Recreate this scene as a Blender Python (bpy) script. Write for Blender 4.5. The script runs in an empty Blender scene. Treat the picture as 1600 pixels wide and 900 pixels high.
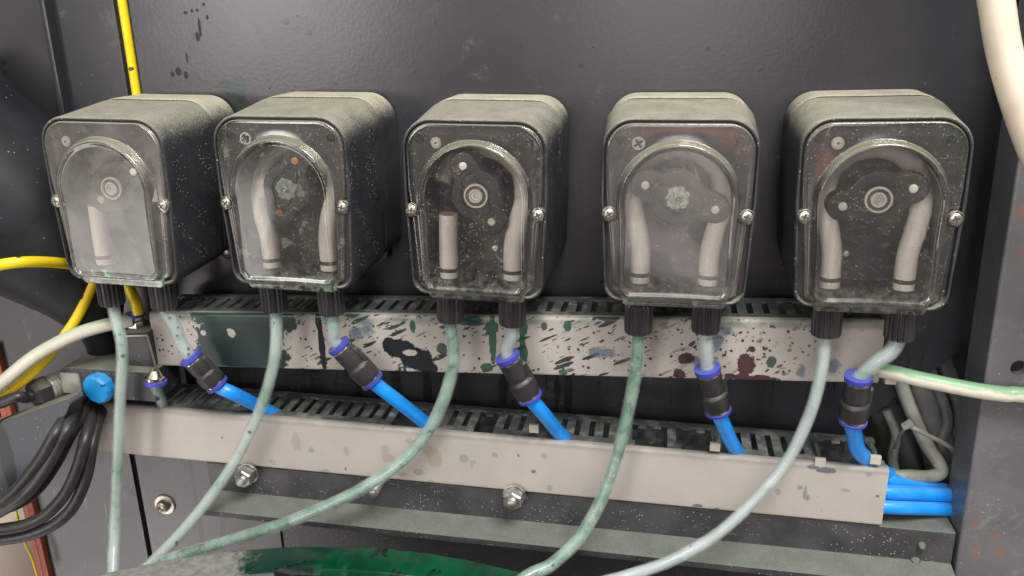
import bpy, bmesh, math, random
from mathutils import Vector, Matrix
from math import sin, cos, pi, radians, hypot, atan2, sqrt
random.seed(7)
SC = bpy.context.scene
COL = SC.collection

# ------------------------------------------------------------------ camera
F_PX = 1300.12
CAM = Vector((0.0279, -0.7142, 0.1463))
YAW, PITCH, ROLL = 0.1807, 0.3222, -0.0166
_f = Vector((-sin(YAW)*cos(PITCH), cos(YAW)*cos(PITCH), -sin(PITCH)))
_r0 = Vector((cos(YAW), sin(YAW), 0)); _u0 = _r0.cross(_f)
_r = cos(ROLL)*_r0 + sin(ROLL)*_u0
_u = -sin(ROLL)*_r0 + cos(ROLL)*_u0
cam = bpy.data.cameras.new("camera"); cob = bpy.data.objects.new("camera", cam); COL.objects.link(cob)
M = Matrix((( _r.x, _u.x, -_f.x, CAM.x), (_r.y, _u.y, -_f.y, CAM.y), (_r.z, _u.z, -_f.z, CAM.z), (0, 0, 0, 1)))
cob.matrix_world = M
cam.sensor_width = 36.0; cam.sensor_fit = 'HORIZONTAL'
cam.lens = F_PX/1600*36.0
cam.clip_start = 0.01; cam.clip_end = 100
SC.camera = cob
SC.render.resolution_x, SC.render.resolution_y = 1024, 576

# ------------------------------------------------------------------ exposure / view
SC.view_settings.view_transform = 'Standard'; SC.view_settings.look = 'None'
SC.view_settings.exposure = 0.0; SC.view_settings.gamma = 1.0

# ------------------------------------------------------------------ node expression helper
class X:
    """A float or vector socket of a node tree with arithmetic."""
    def __init__(s, nt, sock): s.nt, s.s = nt, sock
    def _m(s, op, *o, clamp=False):
        n = s.nt.nodes.new('ShaderNodeMath'); n.operation = op; n.use_clamp = clamp
        for k, v in enumerate((s,)+o):
            if isinstance(v, X): s.nt.links.new(v.s, n.inputs[k])
            else: n.inputs[k].default_value = v
        return X(s.nt, n.outputs[0])
    def __add__(s, o): return s._m('ADD', o)
    __radd__ = __add__
    def __mul__(s, o): return s._m('MULTIPLY', o)
    __rmul__ = __mul__
    def __sub__(s, o): return s._m('SUBTRACT', o)
    def __rsub__(s, o): return (s*-1.0)+o
    def __truediv__(s, o): return s._m('DIVIDE', o)
    def mx(s, o): return s._m('MAXIMUM', o)
    def mn(s, o): return s._m('MINIMUM', o)
    def clamp(s): return s._m('ADD', 0.0, clamp=True)
    def ab(s): return s._m('ABSOLUTE')
    def pw(s, o): return s._m('POWER', o)
    def sqrt(s): return s._m('SQRT')
    def gt(s, o): return s._m('GREATER_THAN', o)
    def lt(s, o): return s._m('LESS_THAN', o)

def ss(x, a, b):
    """smoothstep from a (0) to b (1); a may exceed b"""
    n = x.nt.nodes.new('ShaderNodeMapRange'); n.interpolation_type = 'SMOOTHSTEP'
    x.nt.links.new(x.s, n.inputs[0])
    if a <= b: v = (a, b, 0.0, 1.0)
    else: v = (b, a, 1.0, 0.0)
    for k in range(4): n.inputs[k+1].default_value = v[k]
    return X(x.nt, n.outputs[0])
def lnk(nt, v, sock):
    if isinstance(v, X): nt.links.new(v.s, sock)
    elif hasattr(v, 'is_output'): nt.links.new(v, sock)
    elif isinstance(v, (tuple, list)) and len(v) == 3 and len(sock.default_value) == 4: sock.default_value = (*v, 1)
    else: sock.default_value = v
def mixc(nt, f, a, b):
    n = nt.nodes.new('ShaderNodeMix'); n.data_type = 'RGBA'
    lnk(nt, f, n.inputs[0]); lnk(nt, a, n.inputs[6]); lnk(nt, b, n.inputs[7])
    return n.outputs[2]
def vec(nt, x, y, z):
    n = nt.nodes.new('ShaderNodeCombineXYZ')
    for k, v in enumerate((x, y, z)): lnk(nt, v, n.inputs[k])
    return X(nt, n.outputs[0])
def sep(v):
    n = v.nt.nodes.new('ShaderNodeSeparateXYZ'); v.nt.links.new(v.s, n.inputs[0])
    return [X(v.nt, n.outputs[k]) for k in range(3)]
def vadd(v, o):
    n = v.nt.nodes.new('ShaderNodeVectorMath'); n.operation = 'ADD'
    lnk(v.nt, v, n.inputs[0]); lnk(v.nt, o, n.inputs[1]); return X(v.nt, n.outputs[0])
def vmul(v, o):
    n = v.nt.nodes.new('ShaderNodeVectorMath'); n.operation = 'MULTIPLY'
    lnk(v.nt, v, n.inputs[0]); lnk(v.nt, o, n.inputs[1]); return X(v.nt, n.outputs[0])
def noise(v, scale, detail=3, rough=.55, dist=0, out=0):
    n = v.nt.nodes.new('ShaderNodeTexNoise'); v.nt.links.new(v.s, n.inputs['Vector'])
    n.inputs['Scale'].default_value = scale; n.inputs['Detail'].default_value = detail
    n.inputs['Roughness'].default_value = rough; n.inputs['Distortion'].default_value = dist
    return X(v.nt, n.outputs[out])
def voro(v, scale, rand=1.0):
    n = v.nt.nodes.new('ShaderNodeTexVoronoi'); v.nt.links.new(v.s, n.inputs['Vector'])
    n.inputs['Scale'].default_value = scale; n.inputs['Randomness'].default_value = rand
    return X(v.nt, n.outputs['Distance']), X(v.nt, n.outputs['Color'])
def drops(v, scale, present=.5, rmin=.05, rmax=.35, soft=.04):
    """round spatter: some cells carry a drop of random size"""
    wn = noise(v, scale*1.1, 3, .6, out=1); v = vadd(v, vmul(vadd(wn, (-.5, -.5, -.5)), (.55/scale, .55/scale, .55/scale)))
    d, c = voro(v, scale); r, g, b = sep(c)
    rad = ss(r, 1-present, 1.0)*rmax
    m = (rad-d)
    return ss(m, 0.0, soft)*(rad.gt(rmin))
def position(nt):
    return X(nt, nt.nodes.new('ShaderNodeNewGeometry').outputs['Position'])
def normal_z(nt):
    n = nt.nodes.new('ShaderNodeNewGeometry'); return sep(X(nt, n.outputs['Normal']))[2]
def new_mat(name):
    m = bpy.data.materials.new(name); m.use_nodes = True; nt = m.node_tree
    b = nt.nodes['Principled BSDF']; return m, nt, b
def bump(nt, b, h, strength=.3, dist=.0006):
    n = nt.nodes.new('ShaderNodeBump'); n.inputs['Strength'].default_value = strength
    n.inputs['Distance'].default_value = dist; lnk(nt, h, n.inputs['Height'])
    nt.links.new(n.outputs[0], b.inputs['Normal']); return n

# ------------------------------------------------------------------ world: the yard around the machine (procedural environment)
w = bpy.data.worlds.new("World"); SC.world = w; w.use_nodes = True
nt = w.node_tree; nt.nodes.clear()
out = nt.nodes.new('ShaderNodeOutputWorld'); bg = nt.nodes.new('ShaderNodeBackground'); nt.links.new(bg.outputs[0], out.inputs[0])
tc = nt.nodes.new('ShaderNodeTexCoord'); gx, gy, gz = sep(X(nt, tc.outputs['Generated']))
az = (gx._m('ARCTAN2', gy*-1.0))*(180/pi)           # 0 = straight out from the panel, negative = left
az = az + (noise(X(nt, tc.outputs['Generated']), 3.0, 2)-.5)*4
low = ss(gz, -.045, -.095); low2 = ss(gz, -.13, -.22)
horiz = ss(az, -32.5, -28.5)*ss(az, -15, -26)*13.0 + ss(az, -9, -3)*ss(az, 10, 4)*5.2 + ss(az, 50, 80)*.6
lf = ss(az, -28.6, -30.2)*ss(az, -52, -45)
floor = ss(az, -12, -3)*ss(az, 6, 1)*1.5 + ss(az, 30, 60)*.5
tcn = X(nt, tc.outputs['Generated'])
brk = ss(noise(vmul(tcn, (1, 1, 2.2)), 7, 3, .6, .6), .42, .56)                 # noise patches added to the ground brightness to vary the lid reflections
floor = floor*(brk*.75+.55) + lf*(brk*.5+.75)*3.4*(ss(gz, -.34, -.46)*.5+1.0)
bright = horiz*(low*-1.0+1.0) + floor*low2 + .15 + ss(az, -85, -140)*.3
hor = mixc(nt, ss(az, -14, -22), (1.0, .88, .86), (1.0, .94, .90))
up = ss(gz, .10, .75)
lev = bright*1.0
sc_ = nt.nodes.new('ShaderNodeVectorMath'); sc_.operation = 'SCALE'; nt.links.new(hor, sc_.inputs[0]); lnk(nt, lev, sc_.inputs['Scale'])
rd = ss(((az-.6)/3.6)*((az-.6)/3.6)+((gz+.140)/.016)*((gz+.140)/.016), 1.3, .6)
c0 = mixc(nt, rd*.7, sc_.outputs[0], (2.6, .62, .52))          # a red jacket in front of the machine
c1 = mixc(nt, up, c0, (1.0, .99, .97))
nt.links.new(c1, bg.inputs[0]); bg.inputs[1].default_value = 0.95

# ------------------------------------------------------------------ lamps: soft daylight from above, in front and to the left
def area(name, loc, target, sx, sy, power, col):
    l = bpy.data.lights.new(name, 'AREA'); l.shape = 'RECTANGLE'; l.size = sx; l.size_y = sy; l.energy = power; l.color = col
    o = bpy.data.objects.new(name, l); COL.objects.link(o); o.location = loc
    o.rotation_euler = (Vector(target)-Vector(loc)).to_track_quat('-Z', 'Y').to_euler()
area("daylight_opening", (.50, -1.05, 1.55), (-.1, 0, -.1), 1.0, .65, 54, (1.0, .975, .94))

# ------------------------------------------------------------------ geometry helpers
def at(px, py, y):
    d = _f + _r*((px-800)/F_PX) + _u*((450-py)/F_PX)
    return CAM + d*((y-CAM.y)/d.y)
PY = .016                                   # the panels' front face
def bk(v): return CAM.x+(v-CAM.x)*(PY-CAM.y)/(-CAM.y)
def atz(px, py, z):
    d = _f + _r*((px-800)/F_PX) + _u*((450-py)/F_PX)
    return CAM + d*((z-CAM.z)/d.z)
def path(pts, y=None):
    """pixel points (px, py, y) -> world points"""
    return [at(p[0], p[1], p[2] if len(p) > 2 else y) for p in pts]

class MB:
    def __init__(s): s.v, s.f = [], []
    def add(s, vs, fs):
        o = len(s.v); s.v += [Vector(p) for p in vs]; s.f += [tuple(i+o for i in f) for f in fs]
    def box(s, lo, hi, b=0.0):
        bm = bmesh.new(); bmesh.ops.create_cube(bm, size=1)
        for v in bm.verts:
            v.co = Vector([(lo[k]+hi[k])/2 + v.co[k]*(hi[k]-lo[k]) for k in range(3)])
        if b: bmesh.ops.bevel(bm, geom=bm.edges[:], offset=b, segments=2, affect='EDGES', profile=.5)
        s.addbm(bm)
    def addbm(s, bm):
        bm.verts.index_update()
        s.add([v.co.copy() for v in bm.verts], [tuple(v.index for v in f.verts) for f in bm.faces]); bm.free()
    def prism(s, poly, y0, y1, b=0.0):
        """x-z polygon (list of (x, z)) extruded from y0 to y1"""
        bm = bmesh.new()
        a = [bm.verts.new((p[0], y0, p[1])) for p in poly]; f = bm.faces.new(a)
        r = bmesh.ops.extrude_face_region(bm, geom=[f])
        bmesh.ops.translate(bm, verts=[e for e in r['geom'] if isinstance(e, bmesh.types.BMVert)], vec=(0, y1-y0, 0))
        bmesh.ops.recalc_face_normals(bm, faces=bm.faces[:])
        if b: bmesh.ops.bevel(bm, geom=bm.edges[:], offset=b, segments=2, affect='EDGES', profile=.5)
        s.addbm(bm)
    def loops(s, rings, cap0=True, cap1=True):
        n = len(rings[0]); o = len(s.v)
        for r in rings: s.v += [Vector(p) for p in r]
        for k in range(len(rings)-1):
            for i in range(n):
                j = (i+1) % n
                s.f.append((o+k*n+i, o+k*n+j, o+(k+1)*n+j, o+(k+1)*n+i))
        if cap0: s.f.append(tuple(o+i for i in reversed(range(n))))
        if cap1: s.f.append(tuple(o+(len(rings)-1)*n+i for i in range(n)))
    def tube(s, pts, rad, n=14, sub=6, caps=True, smooth=True, flat=None):
        P = catmull(pts, sub) if smooth else [Vector(p) for p in pts]
        m = len(P)
        R = rad if callable(rad) else (lambda t: rad)
        T = [(P[min(i+1, m-1)]-P[max(i-1, 0)]).normalized() for i in range(m)]
        up = Vector((0, 1, 0)) if abs(T[0].y) < .9 else Vector((1, 0, 0))
        N = (up - T[0]*up.dot(T[0])).normalized(); rings = []
        for i in range(m):
            N = (N - T[i]*N.dot(T[i])).normalized(); B = T[i].cross(N); r = R(i/(m-1))
            k = flat if flat else 1.0
            rings.append([P[i] + N*(r*cos(2*pi*j/n)*k) + B*(r*sin(2*pi*j/n)) for j in range(n)])
        s.loops(rings, caps, caps)
    def lathe(s, p0, axis, prof, n=24, mod=None):
        """prof: list of (distance along axis, radius); mod(j) scales the radius of side j"""
        a = Vector(axis).normalized(); up = Vector((0, 0, 1)) if abs(a.z) < .9 else Vector((1, 0, 0))
        N = (up-a*up.dot(a)).normalized(); B = a.cross(N); rings = []
        for d, r in prof:
            rings.append([Vector(p0)+a*d+(N*cos(2*pi*j/n)+B*sin(2*pi*j/n))*(max(r, 1e-5)*(mod(j, d) if mod else 1)) for j in range(n)])
        s.loops(rings)
    def build(s, name, mat, parent=None, ang=35, base=None, sub=0):
        me = bpy.data.meshes.new(name); me.from_pydata([tuple(v) for v in s.v], [], s.f); me.update()
        bm = bmesh.new(); bm.from_mesh(me); bmesh.ops.recalc_face_normals(bm, faces=bm.faces[:]); bm.to_mesh(me); bm.free()
        me.shade_smooth()
        me.set_sharp_from_angle(angle=radians(ang))
        me.materials.append(mat)
        o = bpy.data.objects.new(name, me); COL.objects.link(o)
        if parent is not None: o.parent = parent
        elif base is None:                                   # origin at the thing's base
            xs = [v.co for v in me.vertices]
            c = Vector(((min(p.x for p in xs)+max(p.x for p in xs))/2, (min(p.y for p in xs)+max(p.y for p in xs))/2, min(p.z for p in xs)))
            me.transform(Matrix.Translation(-c)); o.location = c
        wn = o.modifiers.new("weighted_normal", 'WEIGHTED_NORMAL'); wn.keep_sharp = True; wn.weight = 100   # flat faces stay flat beside their bevels
        return o
def catmull(P, sub):
    P = [Vector(p) for p in P]
    if len(P) < 3 : 
        return [P[0].lerp(P[-1], i/sub) for i in range(sub+1)]
    Q = [P[0]*2-P[1]]+P+[P[-1]*2-P[-2]]; outp = []
    for i in range(1, len(Q)-2):
        a, b, c, d = Q[i-1:i+3]
        for k in range(sub):
            t = k/sub
            outp.append(.5*((2*b)+(c-a)*t+(2*a-5*b+4*c-d)*t*t+(3*b-a-3*c+d)*t**3))
    outp.append(P[-1]); return outp
def tag(o, label, cat, group=None, kind=None):
    o['label'] = label
    if cat: o['category'] = cat
    if group: o['group'] = group
    if kind: o['kind'] = kind
    return o
def empty(name, loc, roty=0.0, rotz=0.0):
    o = bpy.data.objects.new(name, None); COL.objects.link(o); o.location = loc; o.rotation_euler = (0, roty, rotz)
    o.empty_display_size = .02; return o
class LP:
    """build parts given in world coordinates under an Empty that sits at the thing's base"""
    def __init__(s, name, loc):
        s.e = empty(name, loc); s.loc = Vector(loc)
    def part(s, name, mb, mat, ang=35, parent=None):
        for v in mb.v: v -= s.loc
        return mb.build(name, mat, parent or s.e, ang)

# ------------------------------------------------------------------ materials
DUST = (.36, .35, .27)
def surf(name, base, rough=.5, metal=0.0, var=.15, vs=40, bs=300, bst=.1, dust=0.0, dustc=DUST, speck=0.0, speckc=(.45, .46, .44),
         spec=.5, extra=None, rvar=.15, dlo=.25, dhi=.85, coat=0.0):
    m, nt, b = new_mat(name); p = position(nt)
    n1 = noise(p, vs, 4, .6); n2 = noise(p, bs, 2, .5)
    dark = tuple(c*(1-var) for c in base); light = tuple(min(1, c*(1+var)) for c in base)
    col = mixc(nt, ss(n1, .3, .7), dark, light)
    ro = X(nt, n1.s)*rvar + (rough-rvar*.5)
    h = n2
    if speck:
        sp = drops(p, 420, speck, .03, .30, .1)*ss(noise(p, 18, 3), .36, .6)
        col = mixc(nt, sp*.8, col, speckc); ro = ro.mx(sp*.8)
    if dust:
        nz = normal_z(nt); dn = noise(p, 55, 5, .65); df = noise(p, 900, 2, .6)
        dm = ss(nz + (dn-.5)*.30 + (df-.5)*.9, dlo, dhi)*(ss(dn*.4+df*.6, .25, .55)*.35+.65)*dust
        dm = dm.clamp()
        dcol = mixc(nt, ss(dn*.5+df*.5, .3, .7), tuple(c*.80 for c in dustc), tuple(c*1.12 for c in dustc))
        col = mixc(nt, dm, col, dcol); ro = (ro + dm*.5).mn(.95)
        h = h + df*dm*.6
    if extra: col, ro, h = extra(nt, p, col, ro, h)
    lnk(nt, col, b.inputs['Base Color']); lnk(nt, ro, b.inputs['Roughness'])
    b.inputs['Metallic'].default_value = metal; b.inputs['Specular IOR Level'].default_value = spec
    if coat: b.inputs['Coat Weight'].default_value = coat; b.inputs['Coat Roughness'].default_value = .15
    if bst: bump(nt, b, h, bst)
    return m
def blob(x, z, nz_, cx, cz, rx, rz, amp=.5, edge=.08):
    amp = amp*1.5
    """irregular filled stain round (cx, cz); x, z sockets in metres; nz_ a noise socket centred on 0"""
    dx = (x-cx)/rx; dz = (z-cz)/rz
    d = (dx*dx+dz*dz).sqrt() + nz_*amp
    return ss(d, 1+edge, 1-edge)
def anyof(l):
    r = l[0]
    for k in l[1:]: r = r.mx(k)
    return r

M = {}
M['housing'] = surf('charcoal_plastic', (.030, .032, .036), .5, var=.2, bs=900, bst=.40, dust=.9, speck=.75, dustc=(.265, .255, .195), dlo=.0, dhi=.9)
M['back_housing'] = surf('dusty_back_plastic', (.032, .034, .037), .52, var=.2, bs=900, bst=.3, dust=1.0, dustc=(.40, .375, .28), dlo=.1, dhi=.9)
M['plate'] = surf('inner_plastic', (.034, .032, .030), .45, var=.25, bs=500, bst=.1, speck=.35, speckc=(.4, .4, .36))
M['boss_green'] = surf('green_stained_boss', (.02, .085, .05), .4, var=.4, bst=.1)
M['well'] = surf('dark_well_plastic', (.014, .013, .012), .5, var=.3, speck=.4, speckc=(.3, .3, .27), bst=.1)
M['rotor'] = surf('rotor_plastic', (.013, .012, .012), .42, var=.25, speck=.4, speckc=(.35, .36, .33), bst=.08)
M['rotor_pale'] = surf('dusty_rotor_plastic', (.06, .055, .05), .5, var=.25, speck=.3, speckc=(.35, .36, .33), bst=.08)
M['nut'] = surf('black_nut_plastic', (.022, .021, .022), .38, var=.3, dust=.35, bs=600, bst=.12, dlo=.5, dhi=1.0)
M['steel'] = surf('zinc_steel', (.50, .47, .40), .42, 1.0, var=.15, bst=.06)
M['steel_dull'] = surf('dull_zinc_steel', (.50, .50, .47), .45, 1.0, var=.3, vs=150, bst=.2)
M['nickel'] = surf('nickel_brass', (.62, .57, .48), .22, 1.0, var=.15, bst=.05)
M['slot_dark'] = surf('screw_recess', (.05, .05, .045), .7, bst=0)
M['ring_white'] = surf('bearing_ring', (.82, .78, .68), .4, var=.1, bst=.02)
M['ring_brown'] = surf('bearing_seal', (.10, .075, .055), .5, var=.3, bst=.02)
M['pin'] = surf('roller_pin', (.70, .66, .58), .4, var=.15, bst=.02)
M['pin_copper'] = surf('rusty_pin', (.42, .17, .08), .55, var=.3, bst=.05)
def loop_shade_extra(nt, p, col, ro, h):
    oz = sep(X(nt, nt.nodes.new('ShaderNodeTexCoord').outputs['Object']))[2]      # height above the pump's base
    loop_shade = ss(oz + (noise(p, 60, 4, .6)-.5)*.05, .068, .100)                     # shade inside the well, painted onto the hose's upper loop
    return mixc(nt, loop_shade*.72, col, (.15, .14, .12)), ro, h
M['tube_cream'] = surf('cream_rubber', (.86, .82, .73), .5, var=.08, bst=.03, extra=loop_shade_extra)
M['clamp'] = surf('black_clamp', (.03, .03, .028), .5, bst=.05)
M['blue_tube'] = surf('blue_polyurethane', (.006, .27, .84), .30, var=.10, vs=45, bst=.03, dust=.22, dustc=(.20, .33, .48), dlo=.2, dhi=1.1, coat=.2, extra=lambda nt, p, c, r, h: (mixc(nt, ss(noise(p, 130, 5, .7), .60, .68)*.35, c, (.03, .10, .22)), r, h))
M['collar'] = surf('violet_collar', (.040, .052, .38), .45, var=.15, dust=.12, bst=.04)
M['coupling'] = surf('black_coupling', (.024, .024, .024), .42, var=.3, dust=.25, bs=500, bst=.15, dlo=.35, dhi=1.0)
M['black_cable'] = surf('black_cable', (.022, .021, .020), .40, var=.2, vs=80, dust=.06, bst=.08, dlo=.3, dhi=1.0)
M['grey_hose'] = surf('grey_hose', (.075, .078, .072), .6, var=.3, dust=.18, bst=.2, dlo=.2)
M['pale_hose'] = surf('pale_grey_hose', (.22, .23, .20), .5, var=.3, dust=.3, bst=.15)
M['orange'] = surf('red_edge_paint', (.34, .085, .045), .55, var=.15, bst=.05)
M['cream_drum'] = surf('cream_plastic', (.70, .60, .50), .5, var=.08, vs=10, bst=.03)
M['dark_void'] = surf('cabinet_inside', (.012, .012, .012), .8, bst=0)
M['funnel'] = surf('black_hopper', (.016, .017, .020), .50, var=.25, vs=30, speck=.05, bst=.06, spec=.22)
M['clear_grey'] = surf('clear_grey_plastic', (.22, .23, .19), .3, var=.3, bst=.1)

def wall_extra(nt, p, col, ro, h):
    x, y, z = sep(p)
    p2 = vec(nt, x, 0.0, z)
    dk = drops(p2, 95, .30, .05, .26, .03)*ss(noise(p2, 9, 2), .42, .62)
    wt = drops(p2, 150, .05, .04, .20, .05)*ss(noise(vadd(p2, (3, 1, 2)), 11, 2), .48, .66)
    st = noise(vmul(p2, (14, 1, 2.2)), 8, 4, .65)                     # vertical run streaks below the ducts
    run = ss(st, .60, .66)*ss(z, -.09, -.18)
    g = noise(vadd(p2, (5, 0, 5)), 24, 4, .6)-.5
    L = []
    for (px, py, rx, rz) in ((364, 138, .009, .008), (374, 136, .006, .014), (350, 130, .005, .004)):
        c = at(px, py, PY); L.append(blob(x, z, g, c.x, c.z, rx, rz, .8))
    pigment = anyof(L)
    R_ = []
    for (px, py, rx, rz) in ((870, 612, 5, 34), (888, 615, 7, 40), (786, 608, 8, 26), (620, 605, 10, 40), (668, 612, 8, 36), (560, 600, 6, 30), (985, 618, 3, 22), (500, 830, 5, 30), (530, 835, 3, 24)):
        c = at(px, py, PY); R_.append(blob(x, z, g, c.x, c.z, rx*.0006, rz*.0006, .35, .25))
    wet = anyof(R_)
    D = []
    for (px, py, rx, rz) in ((312, 42, .0022, .010), (309, 57, .003, .005), (324, 27, .0022, .003), (300, 17, .002, .002), (290, 20, .003, .0016), (308, 16, .0022, .002),
                             (318, 7, .0024, .002), (270, 116, .003, .0026), (279, 112, .004, .004), (291, 117, .003, .004), (292, 90, .0015, .006)):
        c = at(px, py, PY); D.append(blob(x, z, g, c.x, c.z, rx*.72, rz*.85, .75))
    drip = anyof(D)
    scuff = ss(noise(p2, 26, 5, .7), .56, .72)*ss(noise(vadd(p2, (8, 0, 3)), 4, 1), .45, .62)
    col = mixc(nt, scuff*.06, col, (.40, .40, .39)); ro = ro + scuff*.12
    col = mixc(nt, wt*.22, col, (.36, .42, .41))
    col = mixc(nt, dk*.85, col, (.008, .008, .009))
    col = mixc(nt, run*.75, col, (.006, .014, .013))
    col = mixc(nt, wet*.7, col, (.010, .009, .011)); ro = (ro - wet*.1)
    col = mixc(nt, pigment*.9, col, (.006, .022, .018))
    col = mixc(nt, drip*.95, col, (.006, .006, .007))
    h = h + drip*5.0 + dk*1.2
    ro = (ro + drip*.30 - run*.1 + wt*.3).clamp()
    return col, ro, h
M['panel'] = surf('anthracite_paint', (.029, .030, .034), .23, var=.10, vs=9, bs=300, bst=.08, extra=wall_extra, rvar=.10)
M['side_panel'] = surf('anthracite_side_paint', (.024, .024, .025), .30, var=.12, vs=14, bs=120, bst=.04, extra=wall_extra, rvar=.10)
def lower_extra(nt, p, col, ro, h):
    x, y, z = sep(p); p2 = vec(nt, x, 0.0, z)
    dk = drops(p2, 120, .35, .05, .24, .03)*ss(noise(p2, 12, 2), .40, .6)
    st = noise(vmul(p2, (9, 1, 1.2)), 9, 3, .6); run = ss(st, .62, .66)
    g = noise(p2, 24, 4, .6)-.5; L = []
    for (px, py, rx, rz) in ((300, 742, 5, 34), (306, 780, 4, 26), (313, 825, 6, 40), (560, 830, 6, 30)):
        c = at(px, py, PY); L.append(blob(x, z, g, c.x, c.z, rx*.0006, rz*.0006, .35, .25))
    col = mixc(nt, anyof(L)*.6, col, (.035, .036, .037))
    col = mixc(nt, dk*.7, col, (.02, .022, .024)); col = mixc(nt, run*.5, col, (.035, .038, .038))
    return col, ro, h
M['lower_panel'] = surf('grey_lower_paint', (.085, .084, .084), .33, var=.10, vs=12, bs=250, bst=.06, extra=lower_extra, rvar=.1, speck=.1)
def beam_extra(nt, p, col, ro, h):
    x, y, z = sep(p)
    return col, ro, h
M['beam'] = surf('dusty_dark_steel', (.050, .050, .053), .48, var=.3, vs=30, bs=420, bst=.4, dust=.85, dustc=(.150, .165, .135), speck=.8, dlo=.2, dhi=.7)
def post_extra(nt, p, col, ro, h):
    x, y, z = sep(p); g = noise(p, 60, 4, .65)-.5; L = []
    for (px, py, rx, rz) in ((1556, 840, .003, .003), (1525, 820, .002, .005), (1525, 860, .003, .005), (1562, 862, .004, .004), (1594, 330, .003, .006), (1597, 395, .0015, .005)):
        c = at(px, py, -.061); L.append(blob(x, z, g, c.x, c.z, rx, rz, 1.6, .3))
    rust = anyof(L)
    nx = ss(noise(vadd(p, (0, 3, 0)), 45, 4, .6), .55, .7)
    dirt = ss(y, -.0605, -.0575)*ss(noise(p, 30, 3), .4, .6)
    col = mixc(nt, nx*.22, col, (.36, .37, .36)); sc_ = ss((noise(vadd(p, (1, 5, 2)), 30, 3, .6, 1.5)-.5).ab(), .012, .004)*ss(noise(p, 25, 2), .5, .6); col = mixc(nt, sc_*.10, col, (.45, .45, .44)); col = mixc(nt, dirt*.3, col, (.05, .10, .07))
    col = mixc(nt, rust*.55, col, (.20, .085, .045)); return col, (ro+rust*.3).clamp(), h
M['speck_panel'] = surf('speckled_lower_paint', (.055, .055, .058), .42, var=.15, vs=14, bs=250, bst=.08, extra=lower_extra, rvar=.1, speck=.8)
M['post'] = surf('hammered_grey_paint', (.118, .116, .121), .38, var=.12, vs=16, bs=230, bst=.5, extra=post_extra, rvar=.1, speck=.1)

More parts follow.
